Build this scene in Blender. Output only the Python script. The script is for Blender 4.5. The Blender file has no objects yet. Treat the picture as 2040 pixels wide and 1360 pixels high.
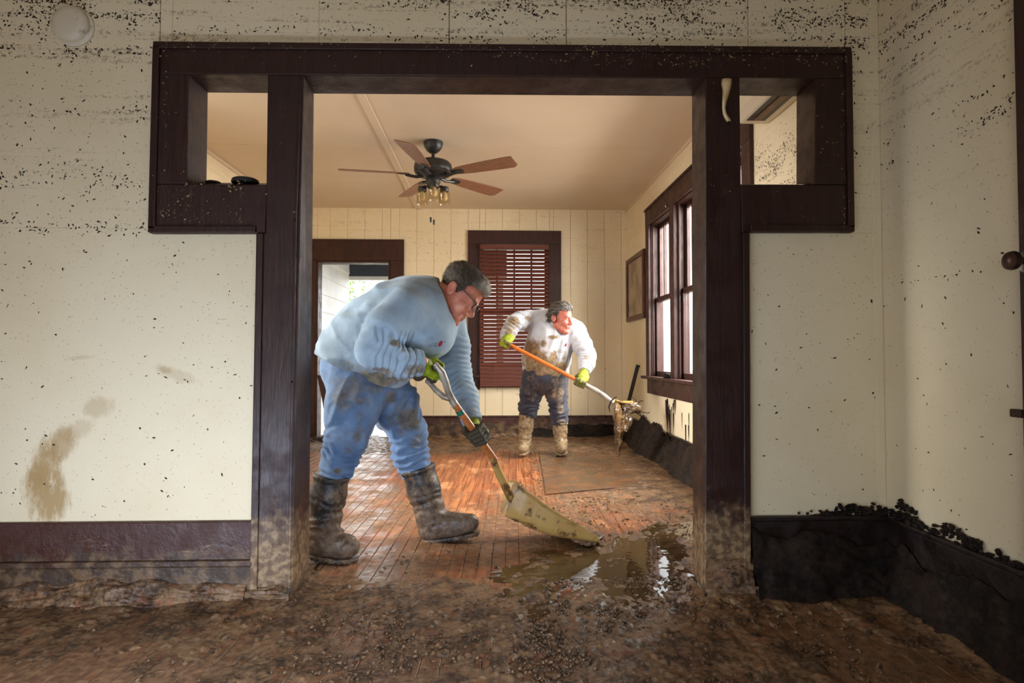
import bpy, bmesh, math, random
import numpy as np
from mathutils import Vector, Matrix, Euler
random.seed(7); RNG = np.random.default_rng(11)
SC = bpy.context.scene
COL = SC.collection
PI = math.pi

# ------------------------------------------------------------------ camera, world, light, exposure
FOC, YAW, PITCH, EYE = 1177.0, math.radians(1.85), math.radians(1.56), 0.93
cam_data = bpy.data.cameras.new('camera')
cam_data.sensor_width = 36.0
cam_data.lens = FOC / 2040 * 36
cam_data.clip_start = 0.05
cam = bpy.data.objects.new('camera', cam_data)
cam.location = (0, 0, EYE)
cam.rotation_euler = (PI/2 + PITCH, 0, -YAW)
COL.objects.link(cam)
SC.camera = cam

SC.view_settings.view_transform = 'Standard'
SC.view_settings.look = 'None'
SC.view_settings.gamma = 1.0
SC.view_settings.use_curve_mapping = False
SC.view_settings.exposure = 0.28
try:
    SC.cycles.max_bounces = 8
    SC.cycles.diffuse_bounces = 5
    SC.cycles.glossy_bounces = 4
    SC.cycles.transparent_max_bounces = 12
    SC.cycles.sample_clamp_indirect = 6.0
    SC.cycles.caustics_reflective = False
    SC.cycles.caustics_refractive = False
    SC.cycles.use_denoising = True
except Exception:
    pass

world = bpy.data.worlds.new('world'); SC.world = world
world.use_nodes = True
bg = world.node_tree.nodes['Background']
bg.inputs[0].default_value = (0.93, 0.97, 1.0, 1)
bg.inputs[1].default_value = 3.4

def area_light(name, loc, look, w, h, power, col=(1, 1, 1), portal=False, spread=180):
    l = bpy.data.lights.new(name, 'AREA'); l.shape = 'RECTANGLE'
    l.size, l.size_y, l.energy, l.color = w, h, power, col
    l.spread = math.radians(spread)
    if portal: l.cycles.is_portal = True
    o = bpy.data.objects.new(name, l); COL.objects.link(o)
    o.location = loc
    d = Vector(look) - Vector(loc)
    o.rotation_euler = d.to_track_quat('-Z', 'Y').to_euler()
    return o
# cool fill lamp added low over the front floor to brighten the lower walls
area_light('low_front_fill', (-0.80, 0.93, 0.22), (-0.75, 2.3, 0.34), 2.0, 0.34, 20.0, (0.68, 0.79, 1.0), spread=155)
# bright overcast daylight outside the right-hand window row and the back doorway
area_light('window_daylight', (2.5, 4.62, 2.15), (-0.2, 5.25, 0.75), 2.7, 1.9, 470, (1.0, 0.97, 0.93))
area_light('side_fill', (-2.75, 3.25, 1.75), (-0.5, 3.72, 1.0), 1.1, 1.3, 30, (1.0, 0.98, 0.95), spread=62)  # added fill lamp behind an invented left opening, brightens the man's back
# portals that guide the sky light in through the openings of the back room
area_light('door_portal', (-1.61, 7.05, 1.03), (-1.61, 4, 1.03), 0.84, 2.0, 1, portal=True)

# ------------------------------------------------------------------ geometry of the photograph's view
_s, _c, _st, _ct = math.sin(YAW), math.cos(YAW), math.sin(PITCH), math.cos(PITCH)
_F = np.array((_s*_ct, _c*_ct, _st)); _R = np.array((_c, -_s, 0.0)); _U = np.array((-_s*_st, -_c*_st, _ct))
_O = np.array((0, 0, EYE))
def ray(px, py): return _F + _R*((px-1020)/FOC) + _U*((680-py)/FOC)
def at(px, py, Y):
    d = ray(px, py); return _O + d*(Y/d[1])
def atx(px, py, X):
    d = ray(px, py); return _O + d*(X/d[0])
def atz(px, py, Z):
    d = ray(px, py); return _O + d*((Z-EYE)/d[2])
def lin(r, g, b):
    f = lambda c: (c/255/12.92 if c/255 <= .04045 else ((c/255+.055)/1.055)**2.4)
    return (f(r), f(g), f(b))

# ------------------------------------------------------------------ numpy value noise
_H = RNG.random(65536).astype(np.float32)
def vnoise(P, seed=0):
    P = np.asarray(P, dtype=np.float32)
    i = np.floor(P).astype(np.int64); f = (P - i).astype(np.float32)
    f = f*f*(3-2*f)
    def h(a, b, c): return _H[(a*73856093 ^ b*19349663 ^ c*83492791 ^ (seed*7919)) & 65535]
    x, y, z = i[:, 0], i[:, 1], i[:, 2]; u, v, w = f[:, 0], f[:, 1], f[:, 2]
    def L(a, b, t): return a + (b-a)*t
    c0 = L(L(h(x, y, z), h(x+1, y, z), u), L(h(x, y+1, z), h(x+1, y+1, z), u), v)
    c1 = L(L(h(x, y, z+1), h(x+1, y, z+1), u), L(h(x, y+1, z+1), h(x+1, y+1, z+1), u), v)
    return L(c0, c1, w)
def fbm(P, oct=4, seed=0, gain=.5):
    P = np.asarray(P, dtype=np.float32); a, s, t = 1.0, 0.0, 0.0
    for k in range(oct):
        s = s + a*vnoise(P*(2.03**k) + 17.3*k, seed+k); t += a; a *= gain
    return s/t
def sstep(a, b, x):
    t = np.clip((x-a)/(b-a), 0, 1); return t*t*(3-2*t)

# ------------------------------------------------------------------ materials
class Nodes:
    def __init__(s, name):
        s.m = bpy.data.materials.new(name); s.m.use_nodes = True
        s.t = s.m.node_tree; s.b = s.t.nodes['Principled BSDF']
    def n(s, kind, **kw):
        x = s.t.nodes.new(kind)
        for k, v in kw.items(): setattr(x, k, v)
        return x
    def put(s, sock, v):
        if isinstance(v, bpy.types.NodeSocket): s.t.links.new(v, sock)
        elif isinstance(v, (tuple, list)) and len(v) == 3 and sock.type == 'RGBA': sock.default_value = (*v, 1)
        else: sock.default_value = v
    def math(s, op, a, b=0.0, c=None):
        x = s.n('ShaderNodeMath', operation=op); s.put(x.inputs[0], a); s.put(x.inputs[1], b)
        if c is not None: s.put(x.inputs[2], c)
        return x.outputs[0]
    def mix(s, f, a, b):
        x = s.n('ShaderNodeMix', data_type='RGBA'); s.put(x.inputs[0], f); s.put(x.inputs[6], a); s.put(x.inputs[7], b)
        return x.outputs[2]
    def ramp(s, f, lo, hi, a=0.0, b=1.0):
        x = s.n('ShaderNodeMapRange', interpolation_type='SMOOTHSTEP')
        s.put(x.inputs[0], f); x.inputs[1].default_value = lo; x.inputs[2].default_value = hi
        x.inputs[3].default_value = a; x.inputs[4].default_value = b
        return x.outputs[0]
    def world(s): return s.n('ShaderNodeNewGeometry').outputs['Position']
    def local(s, jitter=False):
        o = s.n('ShaderNodeTexCoord').outputs['Object']
        if jitter:
            r = s.n('ShaderNodeObjectInfo').outputs['Random']
            x = s.n('ShaderNodeVectorMath', operation='ADD'); s.t.links.new(o, x.inputs[0])
            s.t.links.new(s.math('MULTIPLY', r, 57.0), x.inputs[1]); o = x.outputs[0]
        return o
    def scale(s, v, sc):
        x = s.n('ShaderNodeVectorMath', operation='MULTIPLY'); s.t.links.new(v, x.inputs[0]); x.inputs[1].default_value = sc
        return x.outputs[0]
    def noise(s, v, sc=5.0, det=4, rough=.55, dist=0.0):
        x = s.n('ShaderNodeTexNoise'); s.t.links.new(v, x.inputs['Vector'])
        x.inputs['Scale'].default_value = sc; x.inputs['Detail'].default_value = det
        x.inputs['Roughness'].default_value = rough; x.inputs['Distortion'].default_value = dist
        return x.outputs[0]
    def xyz(s, v):
        x = s.n('ShaderNodeSeparateXYZ'); s.t.links.new(v, x.inputs[0]); return x.outputs
    def attr(s, name): return s.n('ShaderNodeAttribute', attribute_name=name).outputs['Fac']
    def bump(s, h, dist=.002, strength=1.0):
        x = s.n('ShaderNodeBump'); x.inputs['Distance'].default_value = dist; x.inputs['Strength'].default_value = strength
        s.put(x.inputs['Height'], h); s.t.links.new(x.outputs[0], s.b.inputs['Normal'])
    def out(s, color, rough=.5, spec=.5, metal=0.0, coat=0.0):
        s.put(s.b.inputs['Base Color'], color); s.put(s.b.inputs['Roughness'], rough)
        s.put(s.b.inputs['Specular IOR Level'], spec); s.put(s.b.inputs['Metallic'], metal)
        if coat: s.b.inputs['Coat Weight'].default_value = coat; s.b.inputs['Coat Roughness'].default_value = .15
        return s.m

MUD_D, MUD_M, MUD_L = lin(62, 46, 33), lin(108, 84, 60), lin(164, 136, 100)

def simple(name, c1, c2=None, sc=8, rough=.5, spec=.5, metal=0, bump=None, stretch=(1, 1, 1), coord='local',
           dirt=None, dirt_sc=6, dirt_lo=.55, dirt_hi=.7, coat=0, attr_cols=None, jitter=False, rvar=0.0):
    n = Nodes(name)
    v = n.world() if coord == 'world' else n.local(jitter)
    vs = n.scale(v, stretch)
    nz = n.noise(vs, sc, 5)
    col = n.mix(n.ramp(nz, .3, .7), c1, c2 or tuple(x*.8 for x in c1))
    if dirt is not None:
        col = n.mix(n.ramp(n.noise(v, dirt_sc, 7, .65), dirt_lo, dirt_hi), col, dirt)
    for (an, ac) in (attr_cols or ()):
        k = n.math('ADD', n.attr(an), n.math('MULTIPLY', n.math('SUBTRACT', n.noise(v, 22, 7, .7), .5), .9))
        col = n.mix(n.ramp(k, .35, .75), col, ac)
    if bump: n.bump(n.noise(vs, bump[0], 6, .6), bump[1])
    r = rough if not rvar else n.ramp(n.noise(v, 7, 5, .6), .3, .7, rough-rvar, rough+rvar)
    return n.out(col, r, spec, metal, coat)

def wall_mat(name, base, smear=False, silt=1.0):
    """cream painted boards with flood film, fine specks in bands by height and brown hand smears"""
    n = Nodes(name); v = n.world(); x, y, z = n.xyz(v)
    big = n.noise(v, 1.6, 4)
    col = n.mix(n.ramp(big, .35, .7), base, tuple(c*k for c, k in zip(base, (.93, .91, .86))))
    # thin horizontal silt lines left by the water
    st = n.noise(n.scale(v, (1.5, 1.5, 38)), 1.0, 5, .6)
    br = n.noise(v, 55, 6, .75)
    hi = n.ramp(z, 1.2, 2.5)
    k = n.math('MULTIPLY', n.ramp(st, .52, .66), n.ramp(br, .47, .60))
    col = n.mix(n.math('MULTIPLY', n.math('MULTIPLY', k, silt), hi), col, lin(96, 76, 50))
    # tiny specks
    sp = n.ramp(n.noise(v, 120, 2, .5), .69, .73)
    col = n.mix(n.math('MULTIPLY', sp, n.ramp(z, .2, 2.6, .35, .9)), col, lin(84, 62, 40))
    if smear:
        def blob(cx, cz, rx, rz, tilt, amt, c):
            nonlocal col
            dx = n.math('SUBTRACT', x, cx); dz = n.math('SUBTRACT', z, cz)
            a, b = math.cos(tilt), math.sin(tilt)
            u = n.math('DIVIDE', n.math('ADD', n.math('MULTIPLY', dx, a), n.math('MULTIPLY', dz, b)), rx)
            w = n.math('DIVIDE', n.math('SUBTRACT', n.math('MULTIPLY', dz, a), n.math('MULTIPLY', dx, b)), rz)
            d = n.math('ADD', n.math('MULTIPLY', u, u), n.math('MULTIPLY', w, w))
            f = n.ramp(n.math('ADD', d, n.math('MULTIPLY', n.math('SUBTRACT', n.noise(n.scale(v, (1, 1, .35)), 34, 8, .78), .5), 3.2)), .1, 1.25, amt, 0)
            col = n.mix(f, col, c)
        c1 = lin(170, 140, 92)
        for (px, py, rx, ry, t, am) in ((92, 985, 46, 62, .25, .9), (90, 930, 30, 60, -.15, .85), (120, 885, 30, 45, -.6, .7), (150, 858, 40, 20, .4, .3),
                                        (195, 810, 34, 22, .2, .38), (350, 745, 48, 14, -.35, .28), (330, 737, 14, 8, -.3, .5), (160, 712, 30, 5, .1, .25)):
            p = at(px, py, 2.33); s = 2.33/FOC
            blob(p[0], p[2], rx*s, ry*s, t, am, c1)
    n.bump(n.noise(n.scale(v, (1, 1, 1)), 30, 5), .0015)
    return n.out(col, .55, .35)

def trim_mat(name, base, mud=True):
    n = Nodes(name); v = n.world(); x, y, z = n.xyz(v)
    g = n.noise(n.scale(v, (9, 9, 1.2)), 4, 5, .6)
    col = n.mix(n.ramp(g, .3, .75), base, tuple(c*.55 for c in base))
    scuff = n.ramp(n.noise(n.scale(v, (3, 3, .8)), 9, 8, .75), .60, .74)
    col = n.mix(n.math('MULTIPLY', scuff, .35), col, lin(120, 96, 74))
    if mud:
        low = n.ramp(z, .02, .75, 1, 0)
        k = n.math('ADD', n.math('MULTIPLY', low, .62), n.math('MULTIPLY', n.noise(v, 16, 8, .72), .62))
        col = n.mix(n.ramp(k, .62, .86, 0, .85), col, n.mix(n.ramp(n.noise(v, 40, 4), .4, .65), MUD_M, MUD_L))
        wet = n.ramp(n.math('ADD', z, n.math('MULTIPLY', n.noise(v, 9, 5), .12)), .07, .13, 1, 0)
        col = n.mix(wet, col, MUD_D)
    n.bump(n.noise(n.scale(v, (6, 6, 1)), 14, 6), .002)
    r = n.ramp(n.noise(v, 11, 5, .6), .3, .7, .36, .62)
    return n.out(col, r, .4)

def muddy_base_mat(name, dark=False):
    n = Nodes(name); v = n.world(); x, y, z = n.xyz(v)
    k = n.math('ADD', n.math('MULTIPLY', n.ramp(z, .02, .30, 1, 0), .42), n.math('MULTIPLY', n.noise(n.scale(v, (1, 1, 1.6)), 7, 9, .68, .6), .85))
    col = n.mix(n.ramp(k, .52, .66), lin(30, 18, 14) if dark else lin(66, 36, 27), n.mix(n.ramp(n.noise(v, 18, 6), .42, .62), lin(20, 14, 10) if dark else MUD_D, lin(58, 42, 29) if dark else MUD_M))
    col = n.mix(n.ramp(n.noise(n.scale(v, (.5, .5, 1.8)), 13, 8, .7, 1.0), .62, .70, 0, .3 if dark else .7), col, MUD_L)
    n.bump(n.noise(v, 22, 8, .65), .006)
    return n.out(col, n.ramp(n.noise(v, 12, 4), .35, .7, .22, .6), .5)

def plank_mat():
    n = Nodes('floor_plank_wood'); v = n.world(); l = n.local(True)
    rnd = n.n('ShaderNodeObjectInfo').outputs['Random']
    base = n.mix(rnd, lin(146, 82, 44), lin(186, 116, 68))
    g = n.noise(n.scale(l, (60, 2.2, 60)), 1.0, 6, .6)
    col = n.mix(n.ramp(g, .35, .7), base, lin(104, 50, 26))
    wv = n.scale(v, (1.0, .45, 1))
    # worn pale varnish patches
    col = n.mix(n.ramp(n.noise(wv, 4.2, 8, .7), .54, .64, 0, .75), col, lin(214, 152, 104))
    # silt film rubbed across the boards
    f = n.noise(v, 2.3, 9, .72, .3); f2 = n.noise(n.scale(v, (2.5, 1, 1)), 9, 8, .7)
    k = n.math('ADD', n.math('MULTIPLY', f, .7), n.math('MULTIPLY', f2, .35))
    x, y, z = n.xyz(v)
    gx = n.math('DIVIDE', n.math('ADD', x, .22), 0.62); gy = n.math('DIVIDE', n.math('SUBTRACT', y, 4.95), 1.05)
    clean = n.ramp(n.math('ADD', n.math('MULTIPLY', gx, gx), n.math('MULTIPLY', gy, gy)), .3, 1.6, 0, .16)
    k = n.math('ADD', n.math('ADD', k, n.ramp(y, 2.2, 2.7, .055, 0)), n.math('SUBTRACT', clean, .07))
    film = n.mix(n.ramp(n.noise(v, 30, 5), .4, .65), lin(96, 72, 50), lin(140, 110, 80))
    col = n.mix(n.ramp(k, .47, .66, 0, .85), col, film)
    n.bump(n.math('ADD', n.math('MULTIPLY', g, .4), n.noise(v, 38, 5)), .0018)
    rough = n.ramp(n.noise(v, 5, 7, .7), .35, .65, .24, .6)
    return n.out(col, rough, .5)

def mud_mat(name, dark=False):
    n = Nodes(name); v = n.world()
    a, b = (lin(19, 13, 9), lin(46, 33, 23)) if dark else (lin(60, 42, 28), lin(138, 108, 77))
    nz = n.noise(v, 9, 9, .68); fi = n.noise(v, 70, 5, .6)
    col = n.mix(n.ramp(n.math('ADD', n.math('MULTIPLY', nz, .6), n.math('MULTIPLY', fi, .4)), .40, .60), a, b)
    red = n.ramp(n.noise(v, 17, 7, .7), .53, .66, 0, .55)
    if not dark: col = n.mix(red, col, lin(140, 82, 50))
    n.bump(n.math('ADD', nz, n.math('MULTIPLY', n.noise(v, 130, 4, .6), .5)), .004)
    return n.out(col, n.ramp(n.noise(v, 26, 5, .6), .36, .66, .6 if dark else .30, .95 if dark else .80), .25 if dark else .45)

def glass_mat(name, tint=(1, 1, 1)):
    n = Nodes(name); t = n.t
    tr = n.n('ShaderNodeBsdfTransparent'); tr.inputs[0].default_value = (*tint, 1)
    gl = n.n('ShaderNodeBsdfGlossy'); gl.inputs['Roughness'].default_value = .03
    ge = n.n('ShaderNodeNewGeometry'); dp = n.n('ShaderNodeVectorMath', operation='DOT_PRODUCT'); t.links.new(ge.outputs['Normal'], dp.inputs[0]); t.links.new(ge.outputs['Incoming'], dp.inputs[1])
    fr = n.math('ADD', .04, n.math('MULTIPLY', .55, n.math('POWER', n.math('SUBTRACT', 1.0, n.math('ABSOLUTE', dp.outputs['Value'])), 5.0)))
    mx = n.n('ShaderNodeMixShader'); t.links.new(fr, mx.inputs[0]); t.links.new(tr.outputs[0], mx.inputs[1]); t.links.new(gl.outputs[0], mx.inputs[2])
    t.links.new(mx.outputs[0], t.nodes['Material Output'].inputs[0])
    return n.m

CREAM = (0.80, 0.70, 0.485)
M = {}
M['wall'] = wall_mat('cream_wall_paint', CREAM, True)
M['wall_plain'] = wall_mat('cream_wall_paint_back_room', (0.86, 0.74, 0.51), silt=.3)
M['bounce_brown'] = simple('warm_bounce_brown', lin(168, 116, 66), lin(140, 92, 50), 6, .5, stretch=(8, 8, 1))  # brown invented for the unseen front-room walls, to warm the bounced light
M['ceiling'] = simple('cream_ceiling_paint', (0.72, 0.585, 0.42), (0.69, 0.55, 0.385), 2, .6, .3, coord='world', bump=(40, .0006))
M['trim'] = trim_mat('dark_brown_trim_paint', lin(52, 28, 22))
M['trim_clean'] = trim_mat('dark_brown_window_paint', lin(62, 33, 26), False)
M['base'] = muddy_base_mat('mud_smeared_baseboard')
M['base_dark'] = muddy_base_mat('black_silted_baseboard', True)
M['plank'] = plank_mat()
M['subfloor'] = simple('dark_subfloor', (.03, .02, .014), (.02, .013, .01), 6, .7)
M['mud'] = mud_mat('wet_mud')
M['mud_dark'] = mud_mat('black_silt', True)
M['glass'] = glass_mat('window_glass')
M['crumb'] = simple('mud_crumb', lin(58, 42, 29), lin(128, 101, 72), 34, .5, .45, coord='world', rvar=.2)
M['fleck'] = simple('leaf_litter_flecks', lin(58, 42, 28), lin(34, 25, 18), 60, .7, .3)
M['chip'] = simple('pale_grit_flecks', lin(168, 148, 112), lin(122, 104, 78), 60, .7, .3)
M['slat'] = simple('brown_blind_slat', lin(112, 62, 48), lin(88, 46, 36), 5, .42, .45, stretch=(1, 12, 12))
M['black'] = simple('matt_black_metal', (.016, .014, .013), (.03, .026, .024), 30, .42, .5)
M['fanwood'] = simple('fan_blade_walnut', lin(150, 106, 78), lin(116, 78, 56), 6, .45, .4, stretch=(2, 22, 22))
M['white'] = simple('white_paint', (.78, .78, .77), (.70, .70, .69), 6, .5, .4, coord='world')
M['porch_blue'] = simple('slate_blue_beam', (.045, .055, .085), (.035, .043, .066), 8, .6)
M['leaf'] = simple('tree_leaf', (.18, .34, .045), (.30, .44, .07), 3, .6, .3, coord='world')
M['bark'] = simple('tree_bark', (.10, .07, .05), (.06, .04, .03), 20, .9)
M['grass'] = simple('warm_bounce_yard', (.34, .29, .22), (.42, .37, .29), 4, .9, coord='world')  # tan tone picked so the ground bounces warm light indoors
M['ivory'] = simple('ivory_plastic', (.70, .63, .48), (.66, .59, .44), 8, .4, .45, dirt=lin(120, 96, 66), dirt_lo=.62, dirt_hi=.75)
M['chrome'] = simple('polished_metal', (.8, .8, .82), (.7, .7, .72), 8, .16, .5, 1.0)
M['brass'] = simple('tarnished_knob', lin(92, 70, 58), lin(60, 44, 38), 20, .3, .5, .6)

# ------------------------------------------------------------------ mesh building
def link(name, me, mat, parent=None, smooth=False):
    o = bpy.data.objects.new(name, me)
    if mat is not None:
        for mm in (mat if isinstance(mat, (list, tuple)) else [mat]): me.materials.append(mm)
    if smooth: me.polygons.foreach_set('use_smooth', [True]*len(me.polygons))
    COL.objects.link(o)
    if parent is not None: hang(o, parent)
    return o
def hang(o, parent):
    o.parent = parent
    if parent.parent is None: o.matrix_parent_inverse = Matrix.Translation(-Vector(parent.location))
class MB:
    def __init__(s): s.v, s.f = [], []
    def add(s, vs, fs):
        k = len(s.v); s.v += [tuple(map(float, p)) for p in vs]; s.f += [tuple(i+k for i in f) for f in fs]; return s
    def hexa(s, a, b):                    # two quads (4 points each), joined
        return s.add(list(a)+list(b), [(0, 1, 2, 3), (7, 6, 5, 4), (0, 4, 5, 1), (1, 5, 6, 2), (2, 6, 7, 3), (3, 7, 4, 0)])
    def box(s, x0, x1, y0, y1, z0, z1):
        return s.hexa([(x0, y0, z0), (x1, y0, z0), (x1, y0, z1), (x0, y0, z1)], [(x0, y1, z0), (x1, y1, z0), (x1, y1, z1), (x0, y1, z1)])
    def prism(s, pts, d):                 # polygon pushed along vector d
        n = len(pts); q = [tuple(np.add(p, d)) for p in pts]
        return s.add(list(pts)+q, [tuple(range(n)), tuple(range(2*n-1, n-1, -1))] + [(i, i+n, (i+1) % n+n, (i+1) % n) for i in range(n)])
    def tube(s, pts, rads, seg=12, cap=True, flat=None):
        pts = [np.array(p, float) for p in pts]; n = len(pts)
        if not hasattr(rads, '__len__'): rads = [rads]*n
        T = [pts[min(i+1, n-1)]-pts[max(i-1, 0)] for i in range(n)]; T = [t/(np.linalg.norm(t)+1e-9) for t in T]
        u = np.cross(T[0], (0.13, 0.31, 0.94)); u /= np.linalg.norm(u)
        if flat is not None: u = np.array(flat[0], float)
        vs, fs = [], []
        for i in range(n):
            u = u - T[i]*np.dot(u, T[i]); u /= np.linalg.norm(u)+1e-9; w = np.cross(T[i], u)
            for k in range(seg):
                a = 2*PI*k/seg
                vs.append(pts[i] + (u*math.cos(a)*(flat[1] if flat is not None else 1) + w*math.sin(a))*rads[i])
        for i in range(n-1):
            for k in range(seg):
                k2 = (k+1) % seg; fs.append((i*seg+k, i*seg+k2, (i+1)*seg+k2, (i+1)*seg+k))
        if cap: fs += [tuple(range(seg-1, -1, -1)), tuple((n-1)*seg+k for k in range(seg))]
        return s.add(vs, fs)
    def lathe(s, prof, c=(0, 0, 0), axis=(0, 0, 1), seg=24, cap=True):
        a = np.array(axis, float); a /= np.linalg.norm(a)
        u = np.cross(a, (0.3, 0.9, 0.2) if abs(a[1]) < .9 else (1, 0, 0)); u /= np.linalg.norm(u); w = np.cross(a, u)
        vs, fs = [], []
        for (r, h) in prof:
            for k in range(seg):
                t = 2*PI*k/seg; vs.append(np.array(c)+a*h+(u*math.cos(t)+w*math.sin(t))*r)
        for i in range(len(prof)-1):
            for k in range(seg):
                k2 = (k+1) % seg; fs.append((i*seg+k, i*seg+k2, (i+1)*seg+k2, (i+1)*seg+k))
        if cap: fs += [tuple(range(seg-1, -1, -1)), tuple((len(prof)-1)*seg+k for k in range(seg))]
        return s.add(vs, fs)
    def grid(s, P):                       # P[i][j] points
        a, b = len(P), len(P[0]); vs = [p for r in P for p in r]
        return s.add(vs, [(i*b+j, i*b+j+1, (i+1)*b+j+1, (i+1)*b+j) for i in range(a-1) for j in range(b-1)])
    def mesh(s, name):
        me = bpy.data.meshes.new(name); me.from_pydata(s.v, [], s.f); me.update()
        bm = bmesh.new(); bm.from_mesh(me); bmesh.ops.recalc_face_normals(bm, faces=bm.faces[:]); bm.to_mesh(me); bm.free()
        return me
    def obj(s, name, mat, parent=None, bevel=0.0, smooth=False, seg=2):
        o = link(name, s.mesh(name), mat, parent, smooth)
        if bevel:
            b = o.modifiers.new('edge', 'BEVEL'); b.width = bevel; b.segments = seg; b.limit_method = 'ANGLE'; b.angle_limit = math.radians(40)
        if smooth:
            try: o.data.set_sharp_from_angle(angle=math.radians(42))
            except Exception: pass
        return o
def empty(name, loc=(0, 0, 0)):
    o = bpy.data.objects.new(name, None); o.empty_display_size = .05; COL.objects.link(o); o.location = loc; return o
def tag(o, label=None, cat=None, group=None, kind=None):
    if label: o['label'] = label
    if cat: o['category'] = cat
    if group: o['group'] = group
    if kind: o['kind'] = kind
    return o
def struct(o, label=None):
    o['kind'] = 'structure'
    if label: o['label'] = label
    return o
def fast_mesh(name, V, Fq):
    me = bpy.data.meshes.new(name); V = np.asarray(V, np.float32); Fq = np.asarray(Fq, np.int32)
    me.vertices.add(len(V)); me.vertices.foreach_set('co', V.ravel())
    k = Fq.shape[1]; me.loops.add(Fq.size); me.loops.foreach_set('vertex_index', Fq.ravel())
    me.polygons.add(len(Fq)); me.polygons.foreach_set('loop_start', np.arange(0, Fq.size, k, dtype=np.int32))
    me.update(calc_edges=True); me.validate()
    return me
def set_attr(me, name, vals):
    a = me.attributes.new(name, 'FLOAT', 'POINT'); a.data.foreach_set('value', np.asarray(vals, np.float32))
# ================================================================== the setting
YW, YC, YB, XR, XL, YF, CEIL = 2.33, 2.305, 2.47, 1.572, -2.39, 6.88, 2.667
px2x = lambda px, Y: at(px, 712, Y)[0]
px2z = lambda px, py, Y: at(px, py, Y)[2]

# ---- floor: planks over a dark subfloor
fl = struct(MB().box(-2.6, 1.75, -2.4, 7.05, -.09, -.024).obj('floor', M['subfloor']), 'mud-covered strip wood floor running through both rooms')
PWID = .0625; ta = math.radians(1.9); du = np.array((math.sin(ta), math.cos(ta))); dv = np.array((math.cos(ta), -math.sin(ta)))
lens = [.7, .95, 1.2, 1.5, 1.8, 2.1]
def plank_mesh(L):
    m = MB(); w, b = PWID/2-.0007, .0022
    o0 = [(-w, 0, -.02), (w, 0, -.02), (w, 0, -b), (w-b, 0, 0), (-w+b, 0, 0), (-w, 0, -b)]
    m.prism(o0, (0, L-.0015, 0)); return m.mesh('floor_plank')
pm = {L: plank_mesh(L) for L in lens}
for me in pm.values(): me.materials.append(M['plank'])
planks = []
for i in range(-42, 28):
    o = i*PWID; s = .2 + random.random()*1.0
    while s < 6.95:
        L = random.choice(lens)
        p = du*s + dv*o; e = du*(s+L) + dv*o; mid = (p+e)/2
        ok = e[1] > .75 and max(p[0], e[0]) < XR+.045 and min(p[0], e[0]) > -2.5 and e[1] < YF+.9
        vis = abs(mid[0]) < (mid[1]+L/2)*.9+.15 and not (mid[0] < -1.75 and mid[1] < 2.2)
        if p[1] > YW and mid[0] < -.78-(mid[1]-2.33)*.36-.25: vis = False
        planks.append((L, p, ok, vis)) if ok else None
        s += L
planks.sort(key=lambda t: (not t[3], t[1][1]))
rest = MB()
for k, (L, p, ok, vis) in enumerate(planks):
    if k < 298:
        o = bpy.data.objects.new('floor_plank', pm[L]); COL.objects.link(o); o.parent = fl
        o.location = (p[0], p[1], -random.random()*.0008); o.rotation_euler = (0, 0, -ta)
    else:
        w = PWID/2-.001; e = p + du*(L-.002); a = dv*w
        rest.add([(*(p-a), -.001), (*(p+a), -.001), (*(e+a), -.001), (*(e-a), -.001)], [(0, 1, 2, 3)])
if rest.v: tag(rest.obj('floor_planks_beyond', M['plank'], fl), kind='stuff')

# ---- ceiling: panels with open joints and a batten
ce = struct(MB().box(-2.6, 1.75, -2.4, 7.05, CEIL+.014, CEIL+.1).obj('ceiling', M['ceiling']), 'cream panelled ceiling with thin battens')
ys = [-2.4, -1.16, -.16, .84, 1.84, 2.84, 3.84, 4.84, 5.84, 7.0]
bx = -.871
for i in range(len(ys)-1):
    for (xa, xb) in ((-2.5, bx), (bx, 1.6)):
        MB().box(xa+.001, xb-.001, ys[i]+.002, ys[i+1]-.002, CEIL, CEIL+.02).obj('ceiling_panel', M['ceiling'], ce, bevel=.0015, seg=1)
MB().box(bx-.03, bx+.03, 2.46, YF, CEIL-.010, CEIL+.002).obj('batten', M['ceiling'], ce, bevel=.003)
MB().box(XL, XL+.02, 2.46, YF, CEIL-.03, CEIL).obj('cornice_strip', M['ceiling'], ce, bevel=.004)
MB().box(XR-.018, XR, 2.46, YF, CEIL-.025, CEIL).obj('cornice_strip', M['ceiling'], ce, bevel=.004)

# ---- partition wall with the T-shaped opening
wf = struct(empty('wall_front', (0, YW, 0)), 'cream partition wall splashed with flood debris, pierced by the dark cased opening')
xl, xr = px2x(312, YW), px2x(1690, YW)
ztop, zarm = px2z(1000, 95, YW), px2z(400, 455, YW)
xpl, xpr = px2x(520, YW), px2x(1484, YW)
TH = .115
def wpanel(xa, xb, za, zb): MB().box(xa, xb, YW, YW+TH, za, zb).obj('wall_panel', M['wall'], wf, bevel=.002, seg=1)
xj = [px2x(p, YW) for p in (308, 610, 893, 1130, 1498, 1694)]
wpanel(-2.55, xj[0]-.0012, zarm, CEIL+.01)
wpanel(-2.55, xpl, 0, zarm)
for i in range(5): wpanel(xj[i]+.0012, xj[i+1]-.0012, ztop, CEIL+.01)
wpanel(xj[5]+.0012, XR+.01, zarm, CEIL+.01)
wpanel(xpr, XR+.01, 0, zarm)
for p in (322, 618): MB().box(px2x(p-12, YW), px2x(p+12, YW), YW-.004, YW, ztop, CEIL).obj('batten', M['wall'], wf, bevel=.002)
MB().box(px2x(1742, YW), XR-.001, YW-.004, YW, .25, CEIL).obj('batten', M['wall'], wf, bevel=.002)

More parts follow.
